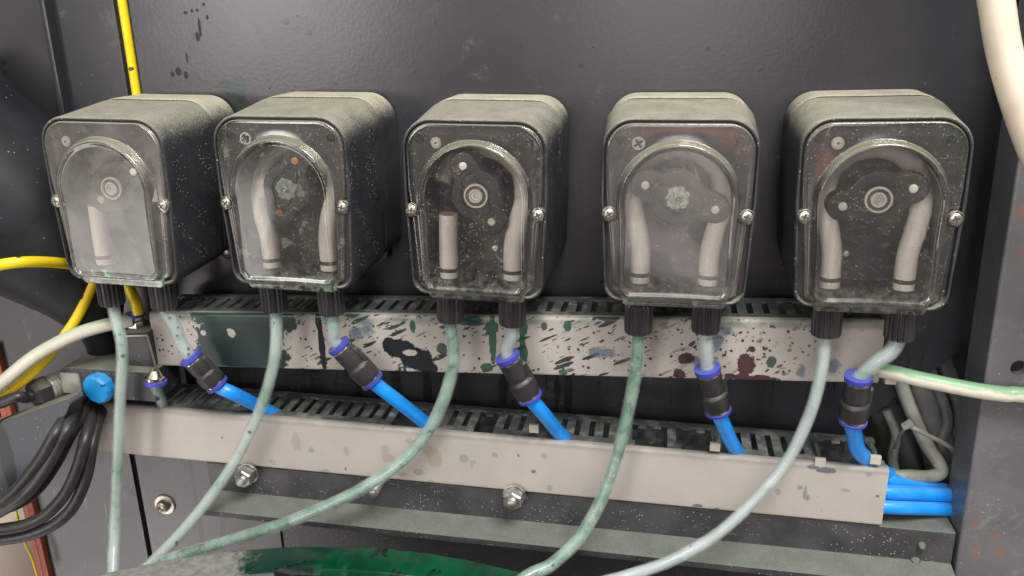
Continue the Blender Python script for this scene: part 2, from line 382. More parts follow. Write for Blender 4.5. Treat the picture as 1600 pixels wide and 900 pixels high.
# ---- wiring ducts
UD_T = (.0373, -.0912)       # slope and top-front z at x = .208 of the upper duct
def ud_z(x): return -.1152 + (x+.436)*.0373
def ld_z(x): return -.2130 - (x+.515)*.0127
GREY = (.40, .370, .335)
def upper_extra(nt, p, col, ro, h):
    x, y, z = sep(p)
    p2 = vec(nt, x, 0.0, z)
    n = noise(p2, 90, 5, .65)-.5; nf = noise(p2, 240, 3, .6)-.5
    def at_(px, py): c = at(px, py, -.058); return c.x, c.z
    n = n*.75 + nf*.5
    def S(l, amp=.9, nn=n, edge=.06): return anyof([blob(x, z, nn, *at_(px, py), rx*.00054, rz*.00056, amp, edge) for (px, py, rx, rz) in l])
    front = ss(y, -.0540, -.0565)
    teal = S([(360, 530, 66, 66), (400, 535, 52, 66), (335, 560, 40, 34), (430, 560, 26, 30), (420, 500, 50, 22), (350, 495, 60, 16)], 1.2)
    hole = S([(362, 520, 8, 7), (318, 520, 5, 5)], 1.4)
    black = S([(503, 540, 5.5, 46), (497, 500, 5, 20), (625, 545, 24, 18), (650, 560, 30, 18), (668, 575, 16, 12), (610, 540, 14, 14), (500, 585, 8, 8)], .9)
    blackhole = S([(640, 551, 12, 5)], .8)
    blue = S([(575, 512, 12, 13), (555, 520, 10, 12), (1120, 530, 8, 20), (1105, 548, 9, 14), (1085, 562, 12, 8), (1135, 517, 10, 6), (940, 551, 24, 8), (1252, 580, 6, 10), (1300, 574, 10, 10)], 2.4, n, .45)
    green = S([(770, 530, 6, 44), (768, 512, 12, 12), (761, 575, 10, 8), (816, 540, 5, 36), (815, 510, 10, 14), (887, 510, 6, 9), (880, 582, 7, 5), (645, 510, 5, 10), (740, 500, 18, 5), (820, 555, 5, 16)], .8)
    maroon = S([(1165, 570, 13, 18), (1160, 590, 16, 7), (1190, 592, 24, 6), (1072, 560, 12, 10), (1062, 585, 10, 8), (950, 498, 16, 5), (1140, 588, 9, 5), (1175, 545, 6, 5)], 1.4)
    dgreen = S([(1205, 565, 7, 10), (700, 520, 9, 5), (690, 545, 9, 9), (735, 505, 30, 4), (850, 510, 5, 7)], 1.2)
    # streaky throws and round spatter
    rot = vec(nt, x*.90+z*.42, 0.0, (z*.90-x*.42)*2.4)
    dens = ss(x, -.345, -.27)*ss(x, .10, -.02)
    spl = ss(noise(rot, 52, 7, .72, .3) + nf*.10, .605, .625)*ss(noise(p2, 15, 2), .40, .52)*dens          # thrown splashes with satellites
    spl2 = ss(noise(vadd(vmul(rot, (.6, 1, 1.25)), (5, 0, 2)), 74, 7, .70) + nf*.08, .615, .63)*ss(noise(vadd(p2, (2, 0, 1)), 18, 2), .40, .52)*dens
    d1 = (drops(vmul(rot, (.8, 1, 1.3)), 125, .75, .05, .36, .04)*ss(noise(p2, 17, 2), .36, .50)).mx(drops(vmul(rot, (.62, 1, 1.35)), 64, .80, .08, .44, .03)*ss(noise(vadd(p2, (6, 0, 6)), 16, 2), .36, .46)*ss(nf, -.20, -.12))*dens
    d3 = drops(p2, 230, .75, .05, .33, .04)*ss(noise(vadd(p2, (4, 0, 4)), 12, 2), .32, .48)*ss(x, .215, .12)
    d2 = anyof([spl, spl2])
    dripx = ss(noise(vec(nt, x, 0.0, z*.05), 95, 2, .5), .60, .63)*ss(noise(vec(nt, x, 3.0, 0.0), 40, 1)*.05 + z-x*.0373, -.118, -.126)*dens*ss(noise(vadd(p2, (7, 0, 7)), 9, 1), .5, .58)
    r4 = vec(nt, x*.8+z*.6, 0.0, (z*.8-x*.6)*1.8)
    d4 = (ss(noise(r4, 70, 7, .70) + nf*.1, .575, .60)*ss(noise(vadd(p2, (1, 0, 9)), 17, 2), .38, .5)).mx(drops(r4, 130, .7, .05, .36, .04)*ss(noise(vadd(p2, (1, 0, 9)), 17, 2), .36, .5))*ss(x, .02, .06)*ss(x, .165, .12)
    top = ss(z-(x*.0373), -.1152+.436*.0373-.010, -.1152+.436*.0373-.004 + 0.0)*ss(noise(p2, 45, 4), .3, .6)
    col = mixc(nt, ss(noise(p2, 34, 4, .6), .5, .75)*.15, col, (.25, .27, .26))
    col = mixc(nt, (teal*(hole*-1.0+1.0)*front), col, (.022, .038, .036))
    col = mixc(nt, d3*front, col, (.035, .028, .03)); col = mixc(nt, d1.mx(d2).mx(dripx)*front*(ss(n, -.25, .2)*.12+.88), col, (.014, .022, .022))
    col = mixc(nt, blue*front*.75, col, (.07, .11, .16)); col = mixc(nt, green*front*.9, col, (.012, .075, .045))
    col = mixc(nt, dgreen*front*.9, col, (.02, .05, .04))
    col = mixc(nt, d4.mx(maroon)*front*.95, col, (.050, .016, .024))
    col = mixc(nt, black*(blackhole*-1.0+1.0)*front, col, (.014, .016, .018))
    col = mixc(nt, top*.55*front, col, (.03, .085, .055))
    st = anyof([teal, black, green, maroon])
    return col, (ro - st*.18).clamp(), h + st*.8
M['duct_lid_stained'] = surf('stained_grey_pvc', GREY, .46, spec=.3, var=.05, vs=25, bs=200, bst=.06, extra=upper_extra, speck=.05, speckc=(.2, .2, .19))
def lower_lid_extra(nt, p, col, ro, h):
    x, y, z = sep(p); p2 = vec(nt, x, 0.0, z)
    n = noise(p2, 100, 5, .65)-.5
    def at_(px, py): c = at(px, py, -.060); return c.x, c.z
    def S(l, amp=.9): return anyof([blob(x, z, n, *at_(px, py), rx*.00054, rz*.00056, amp, .12) for (px, py, rx, rz) in l])
    green = S([(487, 703, 6, 6), (508, 738, 9, 6), (725, 716, 7, 8), (628, 741, 9, 5), (655, 738, 9, 6), (672, 753, 7, 4), (850, 712, 6, 6), (773, 711, 5, 5), (859, 763, 5, 6), (925, 665, 10, 3), (1235, 690, 8, 4), (1320, 766, 7, 3), (1357, 741, 5, 4), (1215, 768, 5, 6), (1340, 690, 6, 4), (720, 760, 6, 4)], 1.3)
    strk = S([(1258, 770, 3, 12), (1250, 762, 4, 5), (1262, 778, 3, 5)], 1.0)
    och = S([(678, 715, 14, 18), (668, 703, 9, 8), (640, 690, 6, 6), (607, 715, 9, 10), (541, 705, 5, 9), (602, 709, 8, 18), (737, 727, 3, 9), (740, 722, 4, 3), (463, 690, 8, 16), (427, 722, 7, 6)], 1.8)
    bl = S([(834, 737, 4, 3), (1371, 775, 3, 3), (810, 712, 2, 3), (347, 684, 2, 2), (540, 733, 2, 3), (1090, 790, 8, 3), (1120, 795, 5, 2), (1290, 735, 16, 5), (1270, 730, 10, 4)], 1.0)
    tiny = drops(p2, 210, .18, .04, .2, .04)*ss(noise(p2, 9, 2), .45, .6)
    pale = drops(p2, 420, .4, .03, .22, .1)*ss(noise(vadd(p2, (2, 0, 2)), 7, 2), .4, .6)
    ln = z + (x+.515)*.0127                                           # height above the tilted lid line
    top = ss(ln, -.2205, -.2140)*(ss(noise(p2, 60, 4), .25, .6)*.6+.4)
    col = mixc(nt, pale*.45, col, (.62, .62, .58)); col = mixc(nt, tiny*.7, col, (.12, .11, .10))
    col = mixc(nt, green*.45, col, (.12, .19, .16)); col = mixc(nt, strk*.6, col, (.10, .16, .11))
    col = mixc(nt, och*.32, col, (.20, .16, .09)); col = mixc(nt, bl*.8, col, (.07, .09, .12))
    col = mixc(nt, top*.45, col, (.13, .13, .12))
    return col, (ro+top*.2).clamp(), h + och*.6
M['duct_lid'] = surf('grey_pvc_lid', GREY, .50, spec=.2, var=.05, vs=18, bs=200, bst=.05, extra=lower_lid_extra)
def duct_extra(nt, p, col, ro, h):
    d = ss(noise(p, 70, 5, .65), .30, .55); g = ss(noise(vadd(p, (3, 3, 3)), 30, 3), .45, .65)
    col = mixc(nt, d*.88, col, (.055, .060, .055)); col = mixc(nt, g*.35, col, (.05, .10, .075)); return col, (ro+.1).clamp(), h
M['duct'] = surf('dirty_grey_pvc', (.22, .215, .195), .5, var=.1, bs=200, bst=.1, dust=.25, dustc=(.30, .33, .27), extra=duct_extra)
M['finger'] = surf('clean_pvc_end', (.46, .44, .38), .45, var=.08, bst=.05)

def hose_mat(name, wall, see=.78):
    """milky translucent wall of a clear hose"""
    m, nt, b = new_mat(name); p = position(nt)
    n2 = noise(p, 40, 4, .6)
    col = mixc(nt, ss(n2, .35, .65), wall, tuple(c*.86 for c in wall))
    spk = drops(p, 170, .75, .06, .32, .05)*ss(noise(p, 22, 2), .44, .56)
    col = mixc(nt, spk*.9, col, (.02, .07, .04))
    lnk(nt, col, b.inputs['Base Color']); b.inputs['Roughness'].default_value = .28
    b.inputs['Specular IOR Level'].default_value = .6
    b.inputs['Coat Weight'].default_value = .6; b.inputs['Coat Roughness'].default_value = .08
    bump(nt, b, noise(p, 300, 2), .06)
    tr = nt.nodes.new('ShaderNodeBsdfTransparent'); mx_ = nt.nodes.new('ShaderNodeMixShader')
    lnk(nt, (spk*-1.0+1.0)*(ss(n2, .3, .7)*.2+see-.1), mx_.inputs[0])
    nt.links.new(b.outputs[0], mx_.inputs[1]); nt.links.new(tr.outputs[0], mx_.inputs[2])
    nt.links.new(mx_.outputs[0], nt.nodes['Material Output'].inputs[0]); return m
def core_mat(name, clear, stainc, thr, dark=.5):
    """what clings to the inside of the hose: clear liquid film with green patches"""
    m, nt, b = new_mat(name); p = position(nt)
    n = noise(p, 62, 5, .68, .8); n2 = noise(p, 13, 2, .5)
    f = ss(n*.5+n2*.5, thr-.02, thr+.07)
    g = ss(noise(vadd(p, (2, 4, 1)), 120, 4, .7), .52, .62)
    col = mixc(nt, ss(n2, .3, .7), clear, tuple(c*.8 for c in clear))
    col = mixc(nt, f*.85, col, stainc); col = mixc(nt, f*g*dark, col, tuple(c*.30 for c in stainc))
    lnk(nt, col, b.inputs['Base Color']); b.inputs['Roughness'].default_value = .4
    tr = nt.nodes.new('ShaderNodeBsdfTransparent'); mx_ = nt.nodes.new('ShaderNodeMixShader'); lnk(nt, (f*-1.0+1.0)*.45, mx_.inputs[0])
    nt.links.new(b.outputs[0], mx_.inputs[1]); nt.links.new(tr.outputs[0], mx_.inputs[2]); nt.links.new(mx_.outputs[0], nt.nodes['Material Output'].inputs[0]); return m
WALL = (.70, .79, .745)
M['hose_wall'] = hose_mat('milky_hose_wall', WALL)
M['core_plain'] = core_mat('hose_film_plain', (.46, .55, .50), (.06, .24, .14), .51)
M['core_clean'] = core_mat('hose_film_clean', (.48, .55, .55), (.05, .22, .13), .55)
M['core_green'] = core_mat('hose_film_green', (.22, .42, .30), (.006, .095, .042), .45, .9)
M['core_stub'] = core_mat('hose_film_stub', (.45, .53, .53), (.02, .30, .15), .58)
def cream_hose(name, base, up_green):
    def ex(nt, p, col, ro, h):
        nz = normal_z(nt); n = noise(p, 60, 4, .6)
        g = ss(nz+(n-.5)*1.2, .1, .7)*up_green
        col = mixc(nt, g, col, (.13, .30, .15)); s_ = drops(p, 90, .4, .06, .34, .04)*ss(noise(p, 20, 2), .5, .6)
        col = mixc(nt, s_*.9, col, (.03, .13, .14)); return col, ro, h
    return surf(name, base, .38, var=.10, vs=30, bst=.05, extra=ex)
M['hose_white'] = cream_hose('cream_hose_stained', (.56, .53, .44), .35)
M['cream_hose'] = cream_hose('cream_hose', (.68, .60, .47), .12)
M['cream_hose_green'] = cream_hose('cream_hose_green', (.62, .60, .48), .9)
def yel_extra(nt, p, col, ro, h):
    s_ = drops(p, 95, .34, .07, .34, .03); col = mixc(nt, s_*.95, col, (.03, .03, .015))
    return col, ro, h
M['yellow'] = surf('yellow_polyurethane', (.80, .56, .01), .35, var=.06, bst=.03, extra=yel_extra)
def knob_extra(nt, p, col, ro, h):
    s_ = ss(noise(p, 130, 4, .65), .62, .68); col = mixc(nt, s_, col, (.01, .02, .04)); return col, ro, h
M['knob'] = surf('blue_knob', (.01, .27, .66), .45, var=.12, dust=.1, extra=knob_extra, bst=.06)
M['valve'] = surf('black_valve', (.030, .031, .033), .45, var=.25, dust=.75, dustc=(.22, .225, .175), speck=.4, bst=.15, dlo=.3)
M['bracket'] = surf('blue_black_steel', (.040, .045, .055), .42, var=.2, vs=30, dust=.7, dustc=(.26, .25, .18), bst=.12, speck=.2,
                    extra=lambda nt, p, c, r, h: (mixc(nt, blob(sep(p)[0], sep(p)[2], noise(p, 60, 4)-.5, at(12, 720, -.112).x, at(12, 720, -.112).z, .008, .045, .6), c, (.004, .012, .01)), r, h))
def drum_extra(nt, p, col, ro, h):
    x, y, z = sep(p); n = noise(p, 55, 4, .65)-.5
    a = (x-(-0.1852))._m('ARCTAN2', y-(-0.5642))*(180/pi)                      # angle round the drum, 0 = back
    wet = ss(a+n*10, -19, -16)
    return mixc(nt, wet, col, (.002, .028, .015)), (ro*(wet*-.8+1.0)), h*(wet*-.7+1.0)
M['drum'] = surf('dusty_drum_rim', (.17, .17, .15), .85, var=.25, vs=120, bs=500, bst=.6, extra=drum_extra)
DCX, DCY = -0.1852, -0.5642
def pig_extra(nt, p, col, ro, h):
    b_ = ss(noise(p, 26, 4, .65), .52, .58); y_ = drops(p, 60, .15, .1, .3, .05)
    x, y, z = sep(p); an = (x-DCX)._m('ARCTAN2', y-DCY)*(180/pi); bd = ss(an+(noise(p, 70, 4)-.5)*9, -8.5, -11.5)
    col = mixc(nt, b_.mx(bd), col, (.002, .006, .005)); col = mixc(nt, y_*.6, col, (.25, .27, .08)); return col, ro, h
M['pigment'] = surf('wet_green_pigment', (.0012, .050, .020), .20, spec=.22, var=.3, vs=30, bs=40, bst=.15, extra=pig_extra, rvar=.05)
M['liquid'] = surf('dark_liquid', (.010, .018, .015), .15, var=.4, bs=40, bst=.3)

def cover_mat(i, haze, tint, greenb, scr):
    """thin clear lid: transparent + gloss, with dust film, scratches and green residue lying on it"""
    m, nt, b = new_mat('clear_lid_film_%s' % ('abcde'[i])); nt.nodes.remove(b)
    outn = nt.nodes['Material Output']
    p = position(nt); x, y, z = sep(p); off = vadd(p, (i*1.7, 0, i*.9))
    n1 = noise(off, 30, 5, .65); n2 = noise(off, 160, 4, .6)
    dst = drops(off, 430, .80, .03, .27, .12)*ss(n1, .34, .54)
    pat = ss(n1, .35, .70)
    sc1 = (ss((noise(vmul(off, (1.2, 1, 1)), 38, 2, .5, 2.5)-.5).ab(), .010, .003)*ss(noise(vadd(off, (9, 2, 5)), 40, 2), .55, .63)).mx(ss((noise(vadd(off, (2, 7, 1)), 26, 2, .5, 3.0)-.5).ab(), .007, .002)*ss(noise(vadd(off, (3, 2, 8)), 45, 2), .56, .64))
    gr = ss(noise(vadd(off, (4, 0, 4)), 75, 4, .6), .60, .66)
    z0 = (0.0023 if i == 4 else 0)
    low = ss(z, -.040, -.070)
    gm = (gr*(low*.8+.22) + low*low*ss(n2, .35, .6)*.6)*greenb
    ng = nt.nodes.new('ShaderNodeNewGeometry'); nrm = sep(X(nt, ng.outputs['Normal']))[2]
    led = ss(nrm+(n2-.5)*.4, .15, .75)                                 # dust lying on the upward ledges of the moulding
    fine = ss(noise(off, 1500, 1, .5), .66, .74)*ss(n1*.5+n2*.5, .40, .60)
    fac = (pat*haze*.6 + haze*.6 + dst*.45*scr + fine*.30*scr + sc1*.20*scr + ss(n2, .55, .72)*.06*scr + led*.40 + low*ss(n2, .38, .6)*.22*scr).mx(gm.clamp()).mn(.92)
    tint = mixc(nt, led, tint, (.34, .34, .24))
    col = mixc(nt, gm.clamp(), tint, (.20, .40, .29))
    df = nt.nodes.new('ShaderNodeBsdfDiffuse'); lnk(nt, col, df.inputs[0])
    tr = nt.nodes.new('ShaderNodeBsdfTransparent'); tr.inputs[0].default_value = (.965, .96, .945, 1)
    gl = nt.nodes.new('ShaderNodeBsdfGlossy'); gl.inputs['Roughness'].default_value = .055
    bn = nt.nodes.new('ShaderNodeBump'); bn.inputs['Strength'].default_value = .10; bn.inputs['Distance'].default_value = .0006
    lnk(nt, noise(off, 45, 2), bn.inputs['Height']); nt.links.new(bn.outputs[0], gl.inputs['Normal'])
    fr = nt.nodes.new('ShaderNodeFresnel'); fr.inputs[0].default_value = 1.55
    m1 = nt.nodes.new('ShaderNodeMixShader'); lnk(nt, fac, m1.inputs[0]); nt.links.new(tr.outputs[0], m1.inputs[1]); nt.links.new(df.outputs[0], m1.inputs[2])
    m2 = nt.nodes.new('ShaderNodeMixShader'); lnk(nt, (X(nt, fr.outputs[0])*1.6).mn(1.0), m2.inputs[0])
    nt.links.new(m1.outputs[0], m2.inputs[1]); nt.links.new(gl.outputs[0], m2.inputs[2])
    nt.links.new(m2.outputs[0], outn.inputs['Surface'])
    return m

# ================================================================== THE SETTING
Z0, Z1 = -.75, .45
# back panel with a chamfered opening at its lower right
pb = MB()
o1 = at(1560, 505, PY); o2 = at(1320, 680, PY)
pb.prism([(bk(-.447), -.272), (bk(-.447), Z1), (.75, Z1), (.75, o1.z+(.75-o1.x)*(o1.z-o2.z)/(o1.x-o2.x)*0), (o1.x, o1.z), (o2.x, o2.z), (o2.x-.03, -.272)], PY, PY+.004, .0008)
panel = tag(pb.build('back_panel', M['panel']), 'large dark anthracite painted steel sheet that the five pumps are screwed to', 'panel')
c = at(1180, 612, PY); mb = MB(); mb.lathe(c-panel.location, (0, -1, 0), [(-.003, .0024), (.0003, .0024), (.0003, .0020), (-.002, .0019)], 16); mb.build('drilled_hole', M['dark_void'], panel)
mb = MB(); mb.box((bk(-.5235), PY, -.272), (bk(-.4615), PY+.004, Z1), .0008)
tag(mb.build('panel_strip', M['panel']), 'narrow dark steel strip left of the slit with the straight yellow hose', 'panel')
mb = MB(); mb.box((bk(-.660), PY+.002, Z0), (bk(-.5295), PY+.006, Z1), .0008)
tag(mb.build('side_panel', M['side_panel']), 'smooth grey painted side sheet at the far left, running past the black hopper', 'panel')
mb = MB(); mb.box((bk(-.5225), PY, Z0), (bk(-.362), PY+.004, -.274), .0008)
tag(mb.build('lower_panel', M['lower_panel']), 'grey lower sheet with the washer-head bolt and vertical drips', 'panel')
mb = MB(); mb.box((bk(-.3595), PY, Z0), (.31, PY+.004, -.274), .0008)
tag(mb.build('lower_panel', M['speck_panel']), 'dark lower sheet beneath the dusty beam, right of the cracked seam', 'panel')
mb = MB(); mb.box((bk(-.5290), PY-.010, -.272), (bk(-.5235), PY+.012, Z1), .001)
tag(mb.build('fold_strip', M['panel']), 'thin upright folded seam of dark sheet behind the top left of the leftmost pump', 'seam strip')
mb = MB(); mb.box((bk(-.667), PY-.004, Z0), (bk(-.6605), PY+.010, -.19), .0006); mb.box((bk(-.6745), PY-.004, Z0), (bk(-.6672), PY+.002, -.19), .0006)
tag(mb.build('red_edge_strip', M['orange']), 'red-orange painted edge strip at the lower left beside the cream drum', 'edge strip')
mb = MB(); mb.box((-1.6, .30, -1.2), (1.4, .31, .9)); mb.box((-1.6, .05, -1.2), (-1.59, .30, .9)); mb.box((1.39, .05, -1.2), (1.4, .30, .9))
tag(mb.build('cabinet_back_wall', M['dark_void']), 'unlit dark inside of the machine behind the opening', None, kind='structure')
mb = MB()
mb.lathe((-.96, .16, -.9), (0, 0, 1), [(0, .21), (.38, .21), (.42, .205), (.45, .17), (.46, .05)], 48)
tag(mb.build('cream_drum', M['cream_drum']), 'cream plastic drum standing behind the red strip in the lower left corner', 'drum')
mb = MB(); mb.tube(path([(14, 760, -.0), (24, 795, -.0), (36, 840, -.0), (50, 872, -.0), (60, 905, 0)]), .0015, 8)
tag(mb.build('yellow_wire', M['yellow']), 'thin yellow wire hanging in front of the cream drum beside the red strip', 'wire')

# right post with a round hole
t = LP('steel_post', (.35, -.04, Z0))
mb = MB()
bm = bmesh.new(); c = at(1592, 575, -.061)
hole = [(c.x+.0062*cos(a*pi/12), c.z+.0062*sin(a*pi/12)) for a in range(24)]
# front face as a strip of quads round the hole
xl = lambda z: .2885 + (z+.28)*-.022
rect = []
for a in range(24):
    ca, sa = cos(a*pi/12), sin(a*pi/12)
    k = 1/max(abs(ca), abs(sa)); rect.append((c.x+.018*ca*k, c.z+.018*sa*k))
mb.add([(p[0], -.061, p[1]) for p in hole]+[(p[0], -.061, p[1]) for p in rect]+[(p[0], -.053, p[1]) for p in hole],
       [(i, (i+1) % 24, 24+(i+1) % 24, 24+i) for i in range(24)]+[(i, (i+1) % 24, 48+(i+1) % 24, 48+i) for i in range(24)])
def q(a, b, c_, d, y=-.061): mb.add([(p[0], y, p[1]) for p in (a, b, c_, d)], [(0, 1, 2, 3)])
zt, zb_ = c.z+.018, c.z-.018; xl_, xr_ = c.x-.018, c.x+.018
E0 = .0025
q((xl(Z0)+E0, Z0), (.60, Z0), (.60, zb_), (xl(zb_)+E0, zb_)); q((xl(zt)+E0, zt), (.60, zt), (.60, Z1), (xl(Z1)+E0, Z1))
q((xl(zb_)+E0, zb_), (xl_, zb_), (xl_, zt), (xl(zt)+E0, zt)); q((xr_, zb_), (.60, zb_), (.60, zt), (xr_, zt))
prof = [(E0, -.061), (.0012, -.0606), (.0004, -.0598), (0, -.0585), (0, -.020), (.003, -.018)]
lv = [Z0, -.4, -.28, -.15, 0, .15, Z1]
vs = [(xl(z)+d, y, z) for z in lv for d, y in prof]; n_ = len(prof)
mb.add(vs, [(k*n_+i, k*n_+i+1, (k+1)*n_+i+1, (k+1)*n_+i) for k in range(len(lv)-1) for i in range(n_-1)])
t.part('tube_wall', mb, M['post'])
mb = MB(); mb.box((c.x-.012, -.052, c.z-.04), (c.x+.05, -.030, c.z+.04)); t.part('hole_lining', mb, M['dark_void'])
mb = MB(); mb.tube([Vector((.36, -.062, Z0)), Vector((.348, -.062, -.20)), Vector((.343, -.062, Z1))], .0012, 6)
tag(t.e, 'grey hammered-paint steel post with a round hole and rust patches at the right edge', 'post')

# cross beam under the lower duct
t = LP('cross_beam', (-.05, -.04, -.31))
mb = MB(); sl = -.0127
def bz(x): return ld_z(x)-.0555
X0, X1 = -.4005, .2865
def slab(mb, x0, x1, pts, b=.0):
    """profile (y, dz below the duct line) swept along the tilted beam"""
    r = []
    N = 24
    for k in range(N+1):
        x = x0+(x1-x0)*k/N; r.append([(x, y, bz(x)+dz) for y, dz in pts])
    mb.loops(r)
slab(mb, X0, X1, [(0-.0005, -.001), (-.055, -.001), (-.0562, -.0018), (-.0565, -.003), (-.0565, -.0315), (-.081, -.0365), (-.0825, -.038), (-.0825, -.0435), (-.0005, -.0435)])
t.part('channel', mb, M['beam'])
mb = MB()
for (px, py, s) in ((1440, 855, .004), (1430, 880, .005), (1455, 888, .006), (1410, 893, .005)):
    c = at(px, py, -.058); mb.lathe(c, (0, -1, -.3), [(-.004, s), (0, s*.9), (.003, s*.5), (.004, 0)], 10)
t.part('weld_lump', mb, M['beam'])
tag(t.e, 'dusty dark steel channel beam running below the lower wiring duct', 'beam')

# ================================================================== WIRING DUCTS
def finger_mesh(mb, x, wd, y0, y1, z, th=.0016): mb.box((x-wd/2, y0, z(x)-th), (x+wd/2, y1, z(x)))
def build_duct(name, zf, x0, x1, yf, h, lidmat, broken, label, slope):
    t = LP(name, ((x0+x1)/2, yf/2, zf(x0)-h))
    rx = lambda pts: pts
    def sweep(pts, mb):
        mb.loops([[(x, y, zf(x)+dz) for y, dz in pts] for x in [x0+(x1-x0)*k/20 for k in range(21)]])
    # lid
    mb = MB(); e = .0012
    sweep([(yf, -.003), (yf+.0008, -.0012), (yf+.0022, -.0002), (yf+.0045, 0), (yf+.0075, -.0004), (yf+.0075, -.0016), (yf+.0045, -.0014), (yf+.0026, -.002), (yf+.0016, -.004),
           (yf+.0016, -h+.004), (yf+.003, -h+.0018), (yf+.0075, -h+.0016), (yf+.0075, -h), (yf+.003, -h), (yf+.001, -h+.0008), (yf, -h+.003)], mb)
    t.part('lid', mb, lidmat)
    # slotted walls
    mb = MB()
    sweep([(-.0005, -.0012), (-.0095, -.0012), (-.0095, -.003), (-.002, -.003), (-.002, -h+.003), (-.0095, -h+.003), (-.0095, -h+.0012), (-.0005, -h+.0012)], mb)
    pitch = .0131; k = 0; x = x0+.012
    fr = -.0012
    while x < x1-.006:
        if not any(a <= x <= b for a, b in broken):
            mb.box((x-.0039, yf+.009, zf(x)-.0030), (x+.0039, -.0090, zf(x)-.0014))
        else:
            mb.box((x-.0036, -.0125-random.random()*.006, zf(x)-.0030), (x+.0036, -.0090, zf(x)-.0014))
        x += pitch
    # front rail of the fingers, bridged by the unbroken ones
    seg = []; a = x0
    for b0, b1 in sorted(broken): seg.append((a, b0-.004)); a = b1+.004
    seg.append((a, x1))
    for a, b in seg:
        if b-a > .004: mb.loops([[(xx, y, zf(xx)+dz) for y, dz in ((yf+.0095, -.0016), (yf+.0190, -.0016), (yf+.0190, -.0032), (yf+.0095, -.0032))] for xx in [a+(b-a)*k/12 for k in range(13)]])
    t.part('slotted_body', mb, M['duct'])
    tag(t.e, label, 'cable duct')
    return t
up = build_duct('wiring_duct', ud_z, -.436, .208, -.058, .0545, M['duct_lid_stained'], [], 'upper grey slotted wiring duct splashed with black, teal and maroon liquid', .0373)
lbr = []
for a, b in ((628, 662), (745, 780), (838, 868), (1000, 1040), (1072, 1098), (1195, 1215), (1285, 1345)):
    lbr.append((at(a, 668, -.03).x, at(b, 668, -.03).x))
lo_ = build_duct('wiring_duct', ld_z, -.515, .2256, -.060, .0545, M['duct_lid'], lbr, 'lower grey slotted wiring duct with a cleaner beige lid and broken teeth', -.0127)
# bent broken teeth with pale ends
for (px, py, dx) in ((836, 660, .002), (1117, 688, -.004), (1280, 712, .001), (1366, 708, .004)):
    c = at(px, py, -.052); mb = MB()
    mb.tube([c+Vector((-dx*2, .030, .002)), c+Vector((-dx, .012, .003)), c+Vector((0, .001, .001)), c+Vector((0, -.004, -.0055))], .0042, 4, 4, flat=.35)
    lo_.part('bent_tooth', mb, M['duct'])
    mb = MB(); mb.box((c.x-.0044, c.y-.0075, c.z-.0068), (c.x+.0044, c.y-.0036, c.z+.0010), .0006); lo_.part('tooth_end', mb, M['finger'])
c = at(1390, 592, -.055); mb = MB(); mb.box((c.x-.004, -.058, c.z-.004), (c.x+.005, -.050, c.z+.004), .001); up.part('tooth_end', mb, M['finger'])

# ================================================================== PUMPS
ZB = .0737
def roundpoly(pts, n=10):
    """pts: (x, z, r) counter-clockwise -> dense outline with rounded corners"""
    outl = []
    m = len(pts)
    for i in range(m):
        p = Vector(pts[i][:2]); a = Vector(pts[i-1][:2]); b = Vector(pts[(i+1) % m][:2]); r = pts[i][2]
        u = (a-p).normalized(); v = (b-p).normalized()
        ang = u.angle(v)
        if r <= 0 or ang > 3.05: outl.append(p); continue
        d = r/math.tan(ang/2); d = min(d, (a-p).length*.49, (b-p).length*.49); r2 = d*math.tan(ang/2)
        c_ = p+(u+v).normalized()*(r2/sin(ang/2))
        s0 = p+u*d-c_; s1 = p+v*d-c_
        a0 = atan2(s0.y, s0.x); a1 = atan2(s1.y, s1.x); da = (a1-a0+pi) % (2*pi)-pi
        for k in range(n+1):
            outl.append(c_+Vector((cos(a0+da*k/n), sin(a0+da*k/n)))*r2)
    return outl
NT = 176
def radial(outl, c0=(0, 0)):
    """outline -> radius at NT angles round c0"""
    R = []
    m = len(outl); C = Vector(c0)
    for k in range(NT):
        th = 2*pi*k/NT+.0007; d = Vector((cos(th), sin(th))); best = 0
        for i in range(m):
            a = outl[i]-C; b = outl[(i+1) % m]-C; e = b-a
            den = d.x*e.y-d.y*e.x
            if abs(den) < 1e-12: continue
            t_ = (a.x*e.y-a.y*e.x)/den; s_ = (a.x*d.y-a.y*d.x)/den
            if t_ > 0 and -1e-6 <= s_ <= 1+1e-6: best = max(best, t_)
        R.append(best)
    return R
def ring(R, inset, y, k=1.0):
    return [((r-inset)*k*cos(2*pi*i/NT+.0007), y, (r-inset)*k*sin(2*pi*i/NT+.0007)+ZB) for i, r in enumerate(R)]
H = radial(roundpoly([(-.0565, .0710, .023), (-.0570, .01, .05), (-.0528, -.0700, .012), (.0528, -.0700, .012), (.0570, .01, .05), (.0565, .0710, .023)]))
S_ = radial(roundpoly([(-.0588, .0772, .023), (-.0592, 0, .05), (-.0560, -.0670, .014), (.0560, -.0670, .014), (.0592, 0, .05), (.0588, .0772, .023)]))
B_ = radial(roundpoly([(-.0584, .0785, .024), (-.0588, 0, .05), (-.0570, -.0640, .014), (.0570, -.0640, .014), (.0588, 0, .05), (.0584, .0785, .024)]))
Cc = radial(roundpoly([(-.0532, .0672, .020), (-.0530, .02, .04), (-.0500, -.015, .05), (-.0462, -.0620, .004), (-.0400, -.0640, .003), (-.0385, -.0725, .003), (.0385, -.0725, .003), (.0400, -.0640, .003), (.0462, -.0620, .004), (.0500, -.015, .05), (.0530, .02, .04), (.0532, .0672, .020)]))
arc = [Vector((-.0445*cos(a*pi/24), .0105+.0445*sin(a*pi/24))) for a in range(25)]
